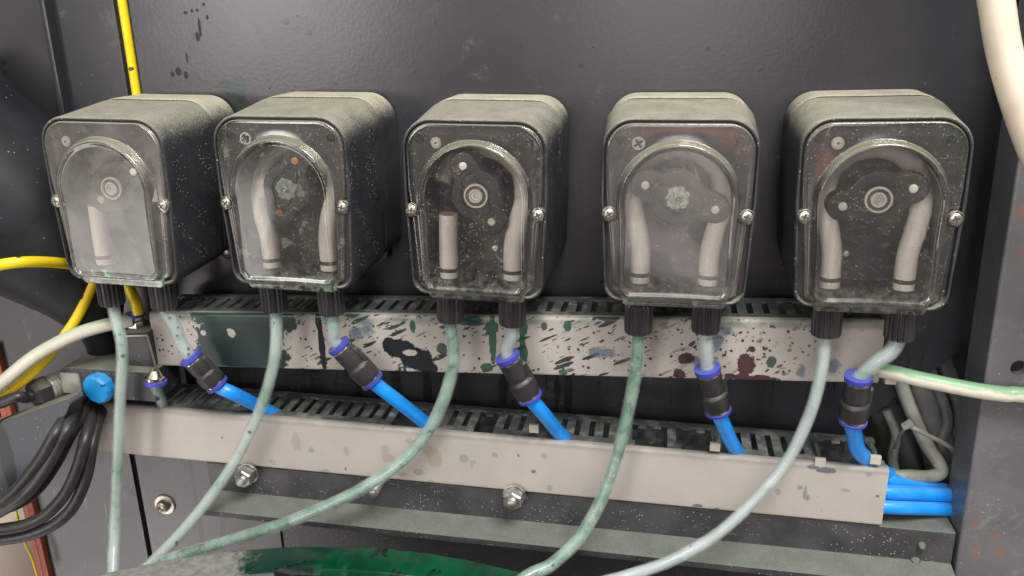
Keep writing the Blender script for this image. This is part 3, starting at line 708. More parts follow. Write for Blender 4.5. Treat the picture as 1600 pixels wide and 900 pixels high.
Ao = list(reversed(arc)); Ao = [Vector((.0445, .0105)), ] + [Vector((.0445*cos(a*pi/24), .0105+.0445*sin(a*pi/24))) for a in range(1, 24)] + [Vector((-.0445, .0105)), Vector((-.0415, -.060)), Vector((-.0370, -.0655)), Vector((.0370, -.0655)), Vector((.0415, -.060))]
A = radial(Ao)

def cross_screw(mb, c, r, h=.0018, n=20):
    mb.lathe(c, (0, -1, 0), [(0, r), (h*.5, r), (h*.85, r*.82), (h, r*.5), (h*1.02, r*.45)], n)
def cross_slot(mb, c, r, y, rot=.4):
    for k in (0, 1):
        a = rot+k*pi/2; u = Vector((cos(a), 0, sin(a))); v = Vector((-sin(a), 0, cos(a)))
        L_, W_ = r*.62, r*.15
        P = [c+u*L_+v*W_, c-u*L_+v*W_, c-u*L_-v*W_, c+u*L_-v*W_]
        yo = Vector((0, y-c.y-k*.00005, 0)); b = [p+yo for p in P]; b2 = [p+Vector((0, .0006, 0)) for p in b]
        mb.loops([b2, b])
def shape(pts, y0, y1, bev=.0008):
    mb = MB(); mb.prism([(p.x, p.y+ZB) for p in pts], y0, y1, bev); return mb

PUMPS = [  # X, Z, roll, lobe offsets, hub kind, haze, tint, green, scratch, tube overrides
    dict(Y=radians(-1.6), X=-.4252, Z=-.0018, R=.0128, lobes=((.022, .0143), (-.0127, -.0104)), hub='ring', haze=.17, tint=(.58, .54, .48), green=.9, scr=.45, rot='rotor_pale', pin='pin',
         label='leftmost dosing pump, clear lid fogged pale beige with green residue', cut=True),
    dict(Y=radians(-1.2), X=-.2694, Z=.0006, R=.0055, lobes=((.0097, .0227), (-.0078, -.020)), hub='green', haze=.06, tint=(.50, .48, .42), green=1.0, scr=.8, rot='rotor', pin='pin_copper',
         label='dosing pump with copper pins, crusted pale green hub and green slime under its lid', cut=False),
    dict(Y=radians(-.8), X=-.1126, Z=-.0014, R=.0106, lobes=((-.010, .0227), (.0119, -.0203)), hub='ring', haze=.04, tint=(.46, .44, .40), green=.25, scr=1.0, rot='rotor', pin='pin',
         label='middle dosing pump with black rotor tilted upright and a cut-off left tube', cut=True),
    dict(Y=radians(-0.3), X=.0410, Z=.0003, R=-.0035, lobes=((-.024, .009), (.0277, -.0084)), hub='green', haze=.12, tint=(.48, .45, .41), green=.35, scr=.6, rot='rotor_pale', pin='pin',
         label='dosing pump with a greyish rotor and a whitish crusted hub, second from the right', cut=False),
    dict(Y=radians(-2.6), X=.1816, Z=.0023, R=-.0235, lobes=((.0223, .0079), (-.0234, -.0053)), hub='ring', haze=.06, tint=(.46, .44, .40), green=.2, scr=.8, rot='rotor', pin='pin',
         label='rightmost dosing pump with black rotor and bright ringed hub, tilted slightly leftwards', cut=False),
]
NUTX, NUTY = .0262, -.0845
nut_bottom = []
for i, P in enumerate(PUMPS):
    Rm = Matrix.Rotation(P['Y'], 3, 'Z') @ Matrix.Rotation(P['R'], 3, 'Y')
    piv = Vector((P['X'], 0, P['Z'])); base = piv + Vector((0, -.1, 0)) + Rm @ Vector((0, .1, -ZB))
    e = empty('dosing_pump', base, P['R'], P['Y'])
    tag(e, P['label'], 'pump', 'dosing pumps in a row')
    toW = lambda v: base + Rm @ Vector(v)
    # housing
    mb = MB()
    mb.loops([ring(S_, .0010, -.0269), ring(S_, .0002, -.0274), ring(S_, -.0002, -.034), ring(H, -.0004, -.092), ring(H, 0, -.0975), ring(H, .0005, -.0992), ring(H, .0014, -.0998),
              ring(H, .0024, -.0996), ring(H, .0029, -.0988), ring(H, .0031, -.0945)], True, False)
    mb.build('front_housing', M['housing'], e, 50)
    mb = MB(); mb.loops([ring(B_, .002, PY-.0006), ring(B_, .0004, PY-.0014), ring(B_, 0, PY-.003), ring(B_, 0, -.020), ring(B_, .0002, -.0258), ring(B_, .0012, -.0266)])
    mb.build('back_housing', M['back_housing'], e, 50)
    # face plate with the arched well
    mb = MB()
    mb.loops([ring(H, .0030, -.0946), ring(A, .0030, -.0946), ring(A, .0036, -.0940), ring(A, .0040, -.0900)], False, False)
    mb.build('face_plate', M['plate'], e, 40)
    mb = MB(); mb.loops([ring(A, .0039, -.0905), ring(A, .0043, -.0560), ring(A, .0043, -.0552, .4)], False, True)
    mb.build('rotor_well', M['well'], e, 40)
    # rotor
    hz = .0117
    hubw = Vector((0, -.0945, hz+ZB))
    (ax, az_), (bx, bz_) = P['lobes']
    outl = []
    for k in range(64):
        th = 2*pi*k/64; d = Vector((cos(th), sin(th))); r = .0205
        for (lx, lz) in P['lobes']:
            l = Vector((lx, lz)); tca = l.dot(d); h2 = l.length_squared-tca*tca
            if tca > 0 and h2 < .0117**2: r = max(r, tca+sqrt(.0117**2-h2))
        outl.append(r)
    for _ in range(2): outl = [(outl[k-1]+outl[k]*2+outl[(k+1) % 64])/4 for k in range(64)]
    mb = MB()
    def rr(s, y): return [(outl[k]*s*cos(2*pi*k/64), y, outl[k]*s*sin(2*pi*k/64)+hz+ZB) for k in range(64)]
    mb.loops([rr(1, -.082), rr(1, -.0925), rr(.975, -.0938), rr(.92, -.0942), rr(.60, -.0942), rr(.58, -.0930), rr(.50, -.0930), rr(.48, -.0944)])
    ro_ = mb.build('rotor', M[P['rot']], e, 40)
    for (lx, lz) in P['lobes']:
        mb = MB(); mb.lathe((lx*1.0, -.0938, lz+hz+ZB), (0, -1, 0), [(0, .0031), (.001, .0031), (.0014, .0026), (.0015, 0)], 18)
        mb.build('roller_pin', M[P['pin']], ro_)
    if P['hub'] == 'ring':
        for (r0, r1, d, mk, nm) in ((.0096, .0079, .0024, 'ring_white', 'bearing'), (.0079, .0056, .0014, 'ring_brown', 'bearing_seal'), (.0056, .0036, .0026, 'ring_white', 'inner_ring'), (.0036, .0, .0018, 'steel_dull', 'shaft_end')):
            mb = MB(); prof = [(0, r0), (d*.8, r0), (d, r0-.0003), (d, r1+.0003), (d*.8, r1), (0, r1)] if r1 else [(0, r0), (d, r0), (d, r0*.45), (d-.0008, r0*.4), (d-.0008, 0)]
            mb.lathe((0, -.0942, hz+ZB), (0, -1, 0), prof, 32)
            mb.build(nm, M[mk], ro_)
    else:
        crust = surf('hub_crust_%s' % ('abcde'[i]), (.36, .43, .38) if i == 1 else (.50, .52, .47), .85, var=.45, vs=420, bs=700, bst=.8)
        rnd = random.Random(i); wob = [1+rnd.uniform(-.14, .10) for _ in range(28)]
        mb = MB(); mb.lathe((0, -.0942, hz+ZB), (0, -1, 0), [(0, .0092), (.0012, .0086), (.0016, .006), (.0012, .0035), (.0024, .003), (.0026, .0012), (.001, .001)], 28, lambda j, d: wob[j])
        mb.build('hub_crust', crust, ro_)
        mb = MB(); mb.lathe((0, -.0960, hz+ZB), (0, -1, 0), [(0, .0026), (.0012, .0024), (.0016, .0014), (.0008, 0)], 16); mb.build('shaft_end', M['steel_dull'], ro_)
    # pump hose: up one side, over the rotor and down again
    yt = -.0815; rt = .0076
    dpth = lambda z: .0150*max(0, min(1, (z+.012)/.035))
    pin_ = .0262; zb0 = -.0585
    left = [(-pin_, zb0), (-pin_, -.045), (-pin_-.0005, -.030), (-pin_-.004, -.012), (-.0335, .004)]
    arcp = [(-.0335*cos(a*pi/8), .0105+.0335*sin(a*pi/8)) for a in range(1, 8)]
    right = [(-a, b) for a, b in reversed(left)]
    if P['cut']:
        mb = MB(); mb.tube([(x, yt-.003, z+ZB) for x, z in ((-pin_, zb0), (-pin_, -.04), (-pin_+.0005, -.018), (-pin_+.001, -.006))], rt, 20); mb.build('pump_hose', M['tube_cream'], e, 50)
        pts = [(-.0333, .016)]+arcp+(right if i else [(.0335, .004), (.0325, -.004)])
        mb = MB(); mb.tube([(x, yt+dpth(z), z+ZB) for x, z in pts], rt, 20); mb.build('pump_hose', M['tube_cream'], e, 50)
    else:
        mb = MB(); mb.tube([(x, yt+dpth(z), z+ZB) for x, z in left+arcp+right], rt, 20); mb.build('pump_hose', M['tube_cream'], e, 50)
    for s in ((-1, 1) if i else (-1,)):
        mb = MB(); mb.lathe((s*pin_, yt-(.003 if P['cut'] and s < 0 else 0), -.0535+ZB), (0, 0, 1), [(0, .0078), (.0002, .0084), (.0030, .0084), (.0032, .0078)], 24); mb.build('hose_clamp', M['clamp'], e)
    for s in (-1, 1):
        mb = MB(); mb.lathe((s*NUTX, NUTY+.001, -.0740+ZB), (0, 0, 1), [(0, .0068), (.012, .0068), (.012, .0098), (.0145, .0098)], 20); mb.build('hose_port', M['plate'], e)
        # ribbed union nut
        drop = .0035 if (i == 3 and s < 0) else 0
        hh = .0250
        NR = 18
        def rib(j, d): return 1.0 if (j % 4) in (0, 1) else .90
        mb = MB(); top_z = -.0722-drop
        mb.lathe((s*NUTX, NUTY, top_z+ZB), (0, 0, -1), [(0, .0075), (0.0002, .0100), (.0015, .0112), (.004, .0114), (hh-.002, .0112), (hh-.0005, .0106), (hh, .0098), (hh, .0064), (hh-.004, .006)], NR*4,
                 lambda j, d: rib(j, d) if .0014 < d < hh-.001 else (1.0 if d < hh-.0001 else 1.0))
        mb.build('union_nut', M['nut'], e, 30)
        if drop or True:
            mb = MB(); mb.lathe((s*NUTX, NUTY, -.0690+ZB), (0, 0, -1), [(0, .0078), (.0035+drop, .0078), (.0065+drop, .0076)], 24); mb.build('threaded_neck', M['nut'], e)
        nut_bottom.append(toW((s*NUTX, NUTY, top_z-hh+.004+ZB)))
    # lid
    mb = MB()
    mb.loops([ring(Cc, .0, -.0950), ring(Cc, -.0002, -.0992), ring(Cc, .0002, -.1004), ring(Cc, .0012, -.1010), ring(Cc, .0028, -.1008), ring(A, -.0012, -.1008), ring(A, -.0004, -.1014),
              ring(A, .0002, -.1035), ring(A, .0010, -.1066), ring(A, .0018, -.1078), ring(A, .0030, -.1083), ring(A, .0044, -.1080), ring(A, .0052, -.1074), ring(A, .0070, -.1071), ring(A, .007, -.1073, .5), ring(A, .007, -.1074, .1)], False, True)
    for s in (-1, 1):
        mb.lathe((s*.0500, -.0975, ZB), (0, -1, 0), [(0, .0058), (.0042, .0058), (.0048, .0052), (.0048, .0030)], 24)
    lid = mb.build('clear_lid', cover_mat(i, P['haze'], P['tint'], P['green'], P['scr']), e, 55)
    for s in (-1, 1):
        mb = MB(); cross_screw(mb, (s*.0500, -.1020, ZB), .0042, .0018); sc = mb.build('lid_screw', M['steel'], e)
        mb = MB(); cross_slot(mb, Vector((s*.0500, -.1020, ZB)), .0042, -.10392, .4+i*.7+s*.3); mb.build('screw_slot', M['slot_dark'], sc)
    # mounting screw and corner bosses behind the lid
    if i in (0, 2, 4):
        mb = MB(); cross_screw(mb, ((-.0305, -.0946, .0520+ZB) if i else (-.0360, -.0946, .0500+ZB)), .0044, .0020); sc = mb.build('mounting_screw', M['ring_white'], e)
        cxs = -.0305 if i else -.0360; czs = .0520 if i else .0500
        mb = MB(); mb.lathe((cxs, -.0966, czs+ZB), (0, -1, 0), [(0, .0009), (.0004, .0008)], 8); mb.build('screw_slot', M['slot_dark'], sc)
    else:
        mb = MB(); mb.lathe((-.0300, -.0946, .0520+ZB), (0, -1, 0), [(0, .0050), (.0012, .0048), (.0012, .0036), (.0002, .0034)], 20); sc = mb.build('mounting_screw', M['steel_dull'], e)
        mb = MB(); cross_slot(mb, Vector((-.0300, -.0946, .0520+ZB)), .0058, -.0964, .6); mb.build('screw_slot', M['slot_dark'], sc)
    for (bx_, bz2) in ((-.0435, .0548), (.0425, .0535)):
        mb = MB(); mb.lathe((bx_, -.0945, bz2+ZB), (0, -1, 0), [(0, .0046), (.0010, .0045), (.0010, .0036), (.0001, .0034), (.0001, 0)], 22); mb.build('corner_boss', M['boss_green'] if bx_ > 0 and i in (2, 4) else M['plate'], e)
    if i in (2, 4):
        mb = MB(); cross_screw(mb, ((.0065 if i == 2 else -.012), -.0556, (-.0415 if i == 2 else -.040)+ZB), .0036); mb.build('well_screw', M['steel'], e)
    # wall lug at the bottom right
    mb = MB(); mb.lathe((.036, PY-.0015, -.0705+ZB), (0, -1, 0), [(0, .009), (.004, .009), (.0048, .008)], 20); lug = mb.build('wall_lug', M['housing'], e)
    mb = MB(); cross_screw(mb, (.036, PY-.0064, -.0715+ZB), .0035); mb.build('lug_screw', M['steel_dull'], e)

# ================================================================== HOSES OF THE PUMPS
def hose(name, pts, r, mat, label, cat='hose', group=None, n=16, sub=8, core=None):
    mb = MB(); mb.tube(pts, r, n, sub); o = tag(mb.build(name, mat, None, 50), label, cat, group)
    if core:                                                          # the film and residue inside a clear hose
        mb = MB(); mb.tube(pts, r*.80, 12, sub)
        for v in mb.v: v -= o.location
        mb.build('residue_film', core, o, 50)
    return o
def ext(P, a=0, b=0, sag=.3):
    """carry a hose on past its first (a) or last (b) point, sagging"""
    P = [Vector(p) for p in P]
    if a: d = (P[0]-P[1]).normalized(); P = [P[0]+d*a+Vector((0, 0, -a*sag*1.3)), P[0]+d*(a*.5)+Vector((0, 0, -a*sag*.4))]+P
    if b: d = (P[-1]-P[-2]).normalized(); P = P+[P[-1]+d*(b*.5)+Vector((0, 0, -b*sag*.4)), P[-1]+d*b+Vector((0, 0, -b*sag*1.3))]
    return P
LH = [
    ('core_plain', 'milky clear hose dropping almost straight from the leftmost pump down past the blue knob',
     [(191, 545, -.092), (188, 620, -.094), (185, 700, -.094), (182, 780, -.095), (179, 840, -.105), (176, 905, -.13)]),
    ('core_plain', 'milky clear hose curving left from the second pump down to the drum rim',
     [(431, 545, -.086), (420, 600, -.086), (400, 655, -.087), (370, 715, -.09), (330, 775, -.098), (285, 830, -.108), (240, 876, -.12), (225, 890, -.13)]),
    ('core_green', 'green-stained hose sweeping far left from the middle pump down to the drum rim',
     [(709, 560, -.086), (695, 620, -.086), (665, 680, -.087), (620, 728, -.092), (550, 772, -.102), (460, 812, -.112), (370, 842, -.116), (300, 862, -.12), (255, 878, -.13)]),
    ('core_green', 'green-streaked clear hose bending down from the second pump from the right',
     [(993, 580, -.086), (982, 640, -.087), (965, 710, -.09), (940, 780, -.1), (905, 840, -.115), (862, 882, -.13), (805, 915, -.15)]),
    ('core_clean', 'clean pale hose curving across the right end of the lower duct from the rightmost pump',
     [(1284, 580, -.086), (1264, 650, -.088), (1230, 720, -.092), (1180, 780, -.10), (1120, 835, -.115), (1050, 875, -.13), (980, 900, -.15), (920, 918, -.165)]),
]
for i, (mk, lab, pts) in enumerate(LH):
    nb = nut_bottom[2*i]; W = path(pts)
    if i == 3: W += [Vector((W[-1].x-.05, -.22, -.335)), Vector((W[-1].x-.10, -.30, -.37))]
    if i == 4: e_ = W[-1]; W += [e_+Vector((-.06, -.035, -.016)), e_+Vector((-.13, -.09, -.060))]
    hose('suction_hose', [nb+Vector((0, 0, .006)), nb+Vector((0, 0, -.010))]+W, (.0056, .0057, .0060, .0058, .0052)[i], M['hose_wall'], lab, 'hose', 'hoses hanging from the left outlets of the pumps', core=M[mk])
CP = [  # collar 1, collar 2, blue hose points, stub points
    ((300, 560), (337, 598), [(365, 615, -.072), (404, 634, -.050), (450, 655, -.035)], [(275, 515, -.084), (285, 540, -.083)]),
    ((531, 542), (579, 592), [(618, 624, -.068), (664, 660, -.048), (700, 688, -.035)], [(521, 517, -.085), (521, 530, -.084)]),
    ((794, 560), (826, 617), [(848, 645, -.069), (875, 678, -.050), (905, 705, -.038)], [(800, 525, -.085), (793, 545, -.083)]),
    ((1106, 579), (1121, 638), [(1130, 663, -.069), (1146, 697, -.052), (1168, 720, -.040)], [(1103, 545, -.085)]),
    ((1341, 592), (1333, 654), [(1334, 676, -.071), (1340, 702, -.060), (1356, 720, -.048), (1385, 740, -.036)], [(1392, 549, -.087), (1366, 569, -.086)]),
]
CT = ['coupling below the leftmost pump, leaning over the dark teal stain', 'coupling below the second pump joining a kinked clear stub', 'coupling below the middle pump leaning right',
      'near upright coupling under the second pump from the right', 'upright coupling at the right end of the upper duct']
for i, (c1, c2, bl, stp) in enumerate(CP):
    a = at(*c1, -.082); b = at(*c2, -.076)
    ax = (b-a).normalized(); L_ = (b-a).length
    nb = nut_bottom[2*i+1]
    hose('hose_stub', [nb+Vector((0, 0, .006)), nb+Vector((0, 0, -.004))]+path(stp)+[a, a+ax*.006], .0062, M['hose_wall'],
         ['short clear stub between the leftmost pump and its coupling', 'short kinked clear stub with green liquid between the second pump and its coupling', 'short clear stub with a green spot between the middle pump and its coupling',
          'short straight clear stub below the second pump from the right', 'short slanting green-stained stub below the rightmost pump'][i], 'hose', 'short stubs from the right outlets of the pumps', core=M['core_stub'])
    t = LP('hose_coupling', b)
    mb = MB(); mb.lathe(a-ax*.0035, ax, [(0, .0062), (0, .0098), (.0004, .0106), (.0040, .0106), (.0046, .0100), (.0064, .0088)], 28); t.part('release_collar', mb, M['collar'])
    mb = MB(); mb.lathe(a+ax*.0014, ax, [(0, .0088), (.0004, .0096), (.0014, .0097), (.0018, .0092)], 28); t.part('metal_ring', mb, M['nickel'])
    mb = MB(); l = L_-.004
    mb.lathe(a+ax*.0028, ax, [(0, .0095), (.0008, .0100), (l*.40, .0102), (l*.46, .0094), (l*.52, .0094), (l*.58, .0112), (l*.62, .0116), (l*.95, .0112), (l, .0104)], 32); bod = t.part('coupling_body', mb, M['coupling'])
    side = ax.cross(Vector((0, 1, 0))).normalized()
    mb = MB(); m0 = a+ax*(l*.46)+side*.0090; mb.lathe(m0-ax*.009, ax, [(0, .001), (.002, .0034), (.014, .0038), (.018, .002)], 10); t.part('locking_rib', mb, M['coupling'], parent=None)
    mb = MB(); mb.lathe(b-ax*.0012, ax, [(0, .0098), (.0004, .0104), (.0014, .0104), (.0018, .0098)], 28); t.part('metal_ring', mb, M['nickel'])
    mb = MB(); mb.lathe(b+ax*.0004, ax, [(0, .0098), (.0006, .0110), (.0030, .0110), (.0036, .0102), (.0038, .0066)], 28); t.part('release_collar', mb, M['collar'])
    tag(t.e, 'black and violet push-in '+CT[i], 'coupling', 'push-in couplings on the outlet hoses')
    # blue hose: into the duct, then along it and out at its right end
    W = path(bl); z_in = (-.2335, -.2400, -.2475, -.2400, -.2300)[i]; y_in = (-.018, -.034, -.020, -.046, -.034)[i]
    last = W[-1]; run = []
    py_, yx = ((742, -.024), (769, -.046), (755, -.030), (792, -.050), (750, -.036))[i]
    E1 = at(1394, py_, yx); E2 = at((1520, 1540, 1520, 1540, 1520)[i], (800, 775, 790, 797, 775)[i], yx+.035)
    if i < 4:
        n_run = 6; x0_ = last.x+.045
        for k in range(n_run+1):
            f = k/n_run; g = f*f*(3-2*f); x = x0_+(E1.x-.03-x0_)*f; zd = ld_z(x)-(.030, .034, .026, .036)[i]
            run.append(Vector((x, y_in+(E1.y-y_in)*g, zd+(E1.z-zd)*g*g)))
    ex = [tuple(E1), tuple(E1.lerp(E2, .33)), tuple(E1.lerp(E2, .66)), tuple(E2)]
    hose('air_hose', [b-ax*.004, b+ax*.006]+W+run+[Vector(v) for v in ex], .0064, M['blue_tube'],
         ['bright blue hose from the leftmost coupling into the lower duct', 'bright blue hose from the second coupling slanting into the lower duct', 'bright blue hose from the middle coupling into the lower duct',
          'bright blue hose from the fourth coupling dropping steeply into the lower duct', 'bright blue hose bending into the right end of the lower duct beside a bent tooth'][i], 'hose', 'blue air hoses')

# ================================================================== RIGHT SIDE
hose('stained_hose', ext(path([(1340, 574, -.045), (1385, 580, -.056), (1440, 593, -.066), (1520, 609, -.072), (1570, 616, -.072), (1640, 624, -.072)]), 0, .4, .1), .0061, M['cream_hose_green'],
     'cream hose stained green on top leaving the right end of the upper duct')
hose('cream_hose', ext(path([(1545, -60, -.10), (1556, 0, -.10), (1567, 70, -.10), (1585, 140, -.10), (1610, 215, -.10), (1650, 310, -.10)]), .25, .4, 0), .0108, M['cream_hose'],
     'thick cream hose curving down through the top right corner')
hose('thick_grey_hose', path([(1395, 560, .04), (1425, 600, .035), (1450, 660, .03), (1475, 730, .03), (1490, 800, .03)]), .0150, M['grey_hose'], 'thick dark grey hose standing in the dark opening')
hose('flat_grey_hose', path([(1365, 590, .06), (1390, 650, .055), (1412, 720, .05), (1430, 800, .05)]), .0170, M['grey_hose'], 'dark grey hose leftmost in the dark opening')
hose('grey_tube', path([(1404, 590, .012), (1425, 645, .006), (1445, 690, 0), (1466, 722, -.008), (1470, 738, -.014), (1450, 745, -.02), (1415, 744, -.028), (1370, 748, -.035)]), .0058, M['pale_hose'],
     'pale grey tube bending sharply out of the right end of the lower duct')
hose('grey_cable', path([(1470, 560, .05), (1490, 620, .045), (1492, 670, .04), (1480, 710, .035), (1487, 745, .03), (1510, 790, .03)]), .0085, M['grey_hose'], 'grey cable nearest the post in the dark opening')
hose('grey_cable', path([(1452, 570, .06), (1465, 640, .06), (1470, 700, .05), (1465, 780, .05)]), .0070, M['grey_hose'], 'grey cable behind the thick hose in the dark opening')
hose('grey_cable', path([(1440, 545, .03), (1462, 600, .028), (1480, 655, .02), (1470, 700, .012), (1490, 760, .01)]), .0048, M['grey_hose'], 'thin grey cable looping in front of the others in the dark opening')
hose('pale_cable', path([(1385, 640, .03), (1400, 680, .025), (1395, 720, .02), (1410, 770, .01)]), .0045, M['pale_hose'], 'thin pale cable low on the left side of the dark opening')
mb = MB(); mb.tube(path([(1418, 664, -.012), (1445, 678, -.014), (1470, 690, -.012), (1488, 702, -.008), (1498, 716, 0)]), .0020, 8)
mb.tube(path([(1418, 664, -.012), (1405, 682, 0), (1398, 700, .02)]), .0014, 8); mb.lathe(at(1418, 664, -.012), (.6, -.2, .6), [(-.004, .0035), (.004, .004)], 6)
tag(mb.build('cable_tie', M['pale_hose']), 'grey cable tie with a loose tail round the hoses in the opening', 'cable tie')

# ================================================================== LEFT SIDE
t = MB()
ctr = path([(-130, 210, -.03), (-60, 262, -.03), (10, 322, -.03), (72, 380, -.03), (112, 430, -.035), (143, 480, -.04), (160, 520, -.035), (168, 570, -.03), (172, 640, -.03)])
def frad(t_):
    K = [(0, .096), (.18, .090), (.34, .074), (.47, .056), (.58, .038), (.70, .022), (.82, .0165), (1, .0155)]
    for (a, ra), (b, rb) in zip(K, K[1:]):
        if t_ <= b: return ra+(rb-ra)*(t_-a)/(b-a)
    return K[-1][1]
t.tube(ctr, frad, 40, 10)
tag(t.build('black_hopper', M['funnel'], None, 60), 'big black rounded hopper narrowing to a pipe behind the leftmost pump', 'hopper')
hose('yellow_hose', [Vector((bk(-.4545), PY+.003, .40)), Vector((bk(-.4545), PY+.003, .2)), Vector((bk(-.4545), PY+.003, .10)), Vector((bk(-.4545), PY+.003, .03))], .0042, M['yellow'], 'straight upright yellow hose in the slit above the leftmost pump')
hose('yellow_hose', ext(path([(-60, 430, -.15), (0, 414, -.14), (45, 409, -.125), (95, 411, -.088), (126, 418, -.06), (146, 432, -.056), (142, 452, -.06), (118, 500, -.075), (85, 545, -.085), (50, 583, -.095), (0, 622, -.105), (-50, 655, -.11)]), .25, .25), .0047, M['yellow'],
     'spotted yellow hose looping behind the leftmost pump and back down to the left edge')
hose('yellow_hose', path([(196, 440, -.05), (206, 458, -.052), (213, 474, -.055), (216, 492, -.057)]), .0050, M['yellow'], 'short spotted yellow hose end entering the nickel elbow fitting')
hose('cream_hose', ext(path([(-60, 645, -.125), (0, 600, -.115), (55, 556, -.105), (115, 524, -.09), (165, 508, -.075), (205, 501, -.06)]), .25), .0061, M['hose_white'], 'dirty cream hose running from the left edge to the nickel fitting')

t = LP('valve_block', at(160, 622, -.056))
mb = MB()
c0 = at(98, 576, -.135); c1 = at(212, 571, -.115)
zt_ = c0.z; y0 = -.125
mb.box((at(98, 576, -.078).x, -.078, at(150, 622, -.078).z), (at(236, 575, -.078).x, -.034, at(150, 577, -.078).z), .0015)
vb = t.part('valve_body', mb, M['valve'])
k0 = at(159, 603, -.078)
kn = MB(); kn.lathe(k0+Vector((0, .006, 0)), (-.12, -1, -.10), [(0, .0150), (.010, .0150), (.013, .0145), (.0145, .0130), (.015, .004), (.0148, 0)], 48, lambda j, d: 1.0 if (j % 4) < 2 else .965); 
t.part('blue_knob', kn, M['knob'], 40)
mb = MB(); g0 = at(104, 598, -.078)
mb.box((g0.x-.004, -.0800, g0.z-.010), (g0.x+.016, -.0770, g0.z+.011), .0006); t.part('label_window', mb, M['clear_grey'])
g1 = at(98, 597, -.066); gd = (at(40, 622, -.100)-g1).normalized()
mb = MB(); mb.lathe(g1, gd, [(-.01, .010), (0, .012), (.001, .0125), (.003, .0115), (.004, .0125), (.006, .0115), (.007, .0125), (.009, .0115), (.010, .0125), (.012, .0115), (.013, .0125), (.016, .0115), (.018, .010)], 28); t.part('gland_thread', mb, M['clear_grey'])
mb = MB(); mb.lathe(g1+gd*.016, gd, [(0, .0135), (.001, .0142), (.011, .0142), (.013, .0125), (.015, .0105), (.0152, .006)], 6); t.part('gland_nut', mb, M['nut'], 20)
tag(t.e, 'dusty black valve block with a round bright blue knob at the left', 'valve')
hose('sensor_cable', ext([g1+gd*.026, g1+gd*.036]+path([(28, 620, -.108), (0, 630, -.112), (-60, 652, -.12)]), 0, .25), .0052, M['black_cable'], 'single black cable leaving the cable gland left of the blue knob', 'cable')

t = LP('solenoid_block', at(215, 600, -.06))
mb = MB(); a = at(186, 522, -.068); b = at(246, 588, -.068)
mb.box((a.x, -.0655, b.z), (b.x-.004, -.030, a.z+.003), .0012); t.part('block_body', mb, M['valve'])
mb = MB(); p1, p2, p3 = at(182, 526, -.0675), at(230, 524, -.0675), at(246, 584, -.0675)
mb.tube([p1, p2], .0010, 6, 6); mb.tube([p2, p3], .0010, 6, 6); t.part('bright_edge', mb, M['steel'])
f0 = at(216, 522, -.055)
mb = MB(); mb.lathe(f0, (0, 0, 1), [(0, .0082), (.004, .0085), (.005, .0070), (.006, .0070)], 24); t.part('fitting_base', mb, M['nickel'])
mb = MB(); mb.lathe(f0+Vector((0, 0, .006)), (0, 0, 1), [(0, .0072), (.001, .0080), (.008, .0080), (.009, .0070), (.012, .0068)], 6); t.part('hex_nut', mb, M['nickel'], 20)
mb = MB(); mb.lathe(f0+Vector((0, 0, .018)), (0, 0, 1), [(0, .0070), (.0005, .0088), (.003, .0088), (.0036, .0075)], 24); t.part('release_collar', mb, M['collar'])
f1 = at(243, 594, -.084)
mb = MB(); mb.lathe(f1+Vector((0, 0, .004)), (-.1, -.1, -1), [(-.006, .004), (0, .0070), (.001, .0088), (.003, .0088), (.004, .008)], 24); t.part('lower_fitting', mb, M['nickel'])
mb = MB(); mb.lathe(f1, (-.05, -.1, -1), [(0, .0075), (.0005, .0100), (.0035, .0100), (.004, .008)], 24); t.part('release_collar', mb, M['collar'])
tag(t.e, 'dark solenoid block with nickel fittings at the left end of the upper duct', 'valve')
hose('hose_stub', [f1]+path([(245, 606, -.080), (250, 620, -.066), (257, 642, -.045)]), .0053, M['hose_wall'], 'short clear stub from the lower nickel fitting into the lower duct', core=M['core_plain'])

# bracket plate at the lower left
mb = MB(); pl = [at(px, py, -.112) for px, py in ((-60, 684), (0, 660), (104, 624), (110, 632), (84, 690), (60, 745), (20, 785), (-60, 805))]
mb.prism([(p.x, p.z) for p in pl], -.112, -.092, .0012)
tag(mb.build('mounting_bracket', M['bracket']), 'blue-black steel bracket with dusty top edge and a black drip at the left', 'bracket')
# bundle of black cables
CB = [[(112, 632, -.10), (90, 672, -.122), (58, 725, -.132), (22, 768, -.140), (-15, 792, -.145), (-60, 810, -.15)],
      [(126, 632, -.098), (106, 668, -.116), (76, 725, -.128), (42, 770, -.140), (-5, 802, -.146), (-60, 826, -.155)],
      [(140, 634, -.082), (112, 676, -.100), (88, 722, -.108), (58, 764, -.118), (20, 790, -.126), (-60, 815, -.14)],
      [(150, 636, -.085), (134, 684, -.100), (120, 734, -.110), (94, 782, -.118), (46, 818, -.128), (-60, 842, -.15)],
      [(160, 636, -.080), (144, 694, -.094), (133, 750, -.104), (106, 802, -.114), (52, 834, -.124), (-60, 858, -.14)]]
CL = ['outermost black cable of the bundle at the left, nearest the bracket', 'second black cable of the bundle, counted from the bracket', 'thick black cable in the middle of the bundle', 'fourth black cable of the bundle, counted from the bracket',
      'lowest black cable of the bundle, next to the lower duct end']
for i, c_ in enumerate(CB):
    hose('black_cable', ext(path([(c_[0][0]+14, c_[0][1]-16, -.030), (c_[0][0]-2, c_[0][1]+6, -.058-.003*(5-i))]+c_[1:]), 0, .22), .0056, M['black_cable'], CL[i], 'cable', 'black cable bundle')

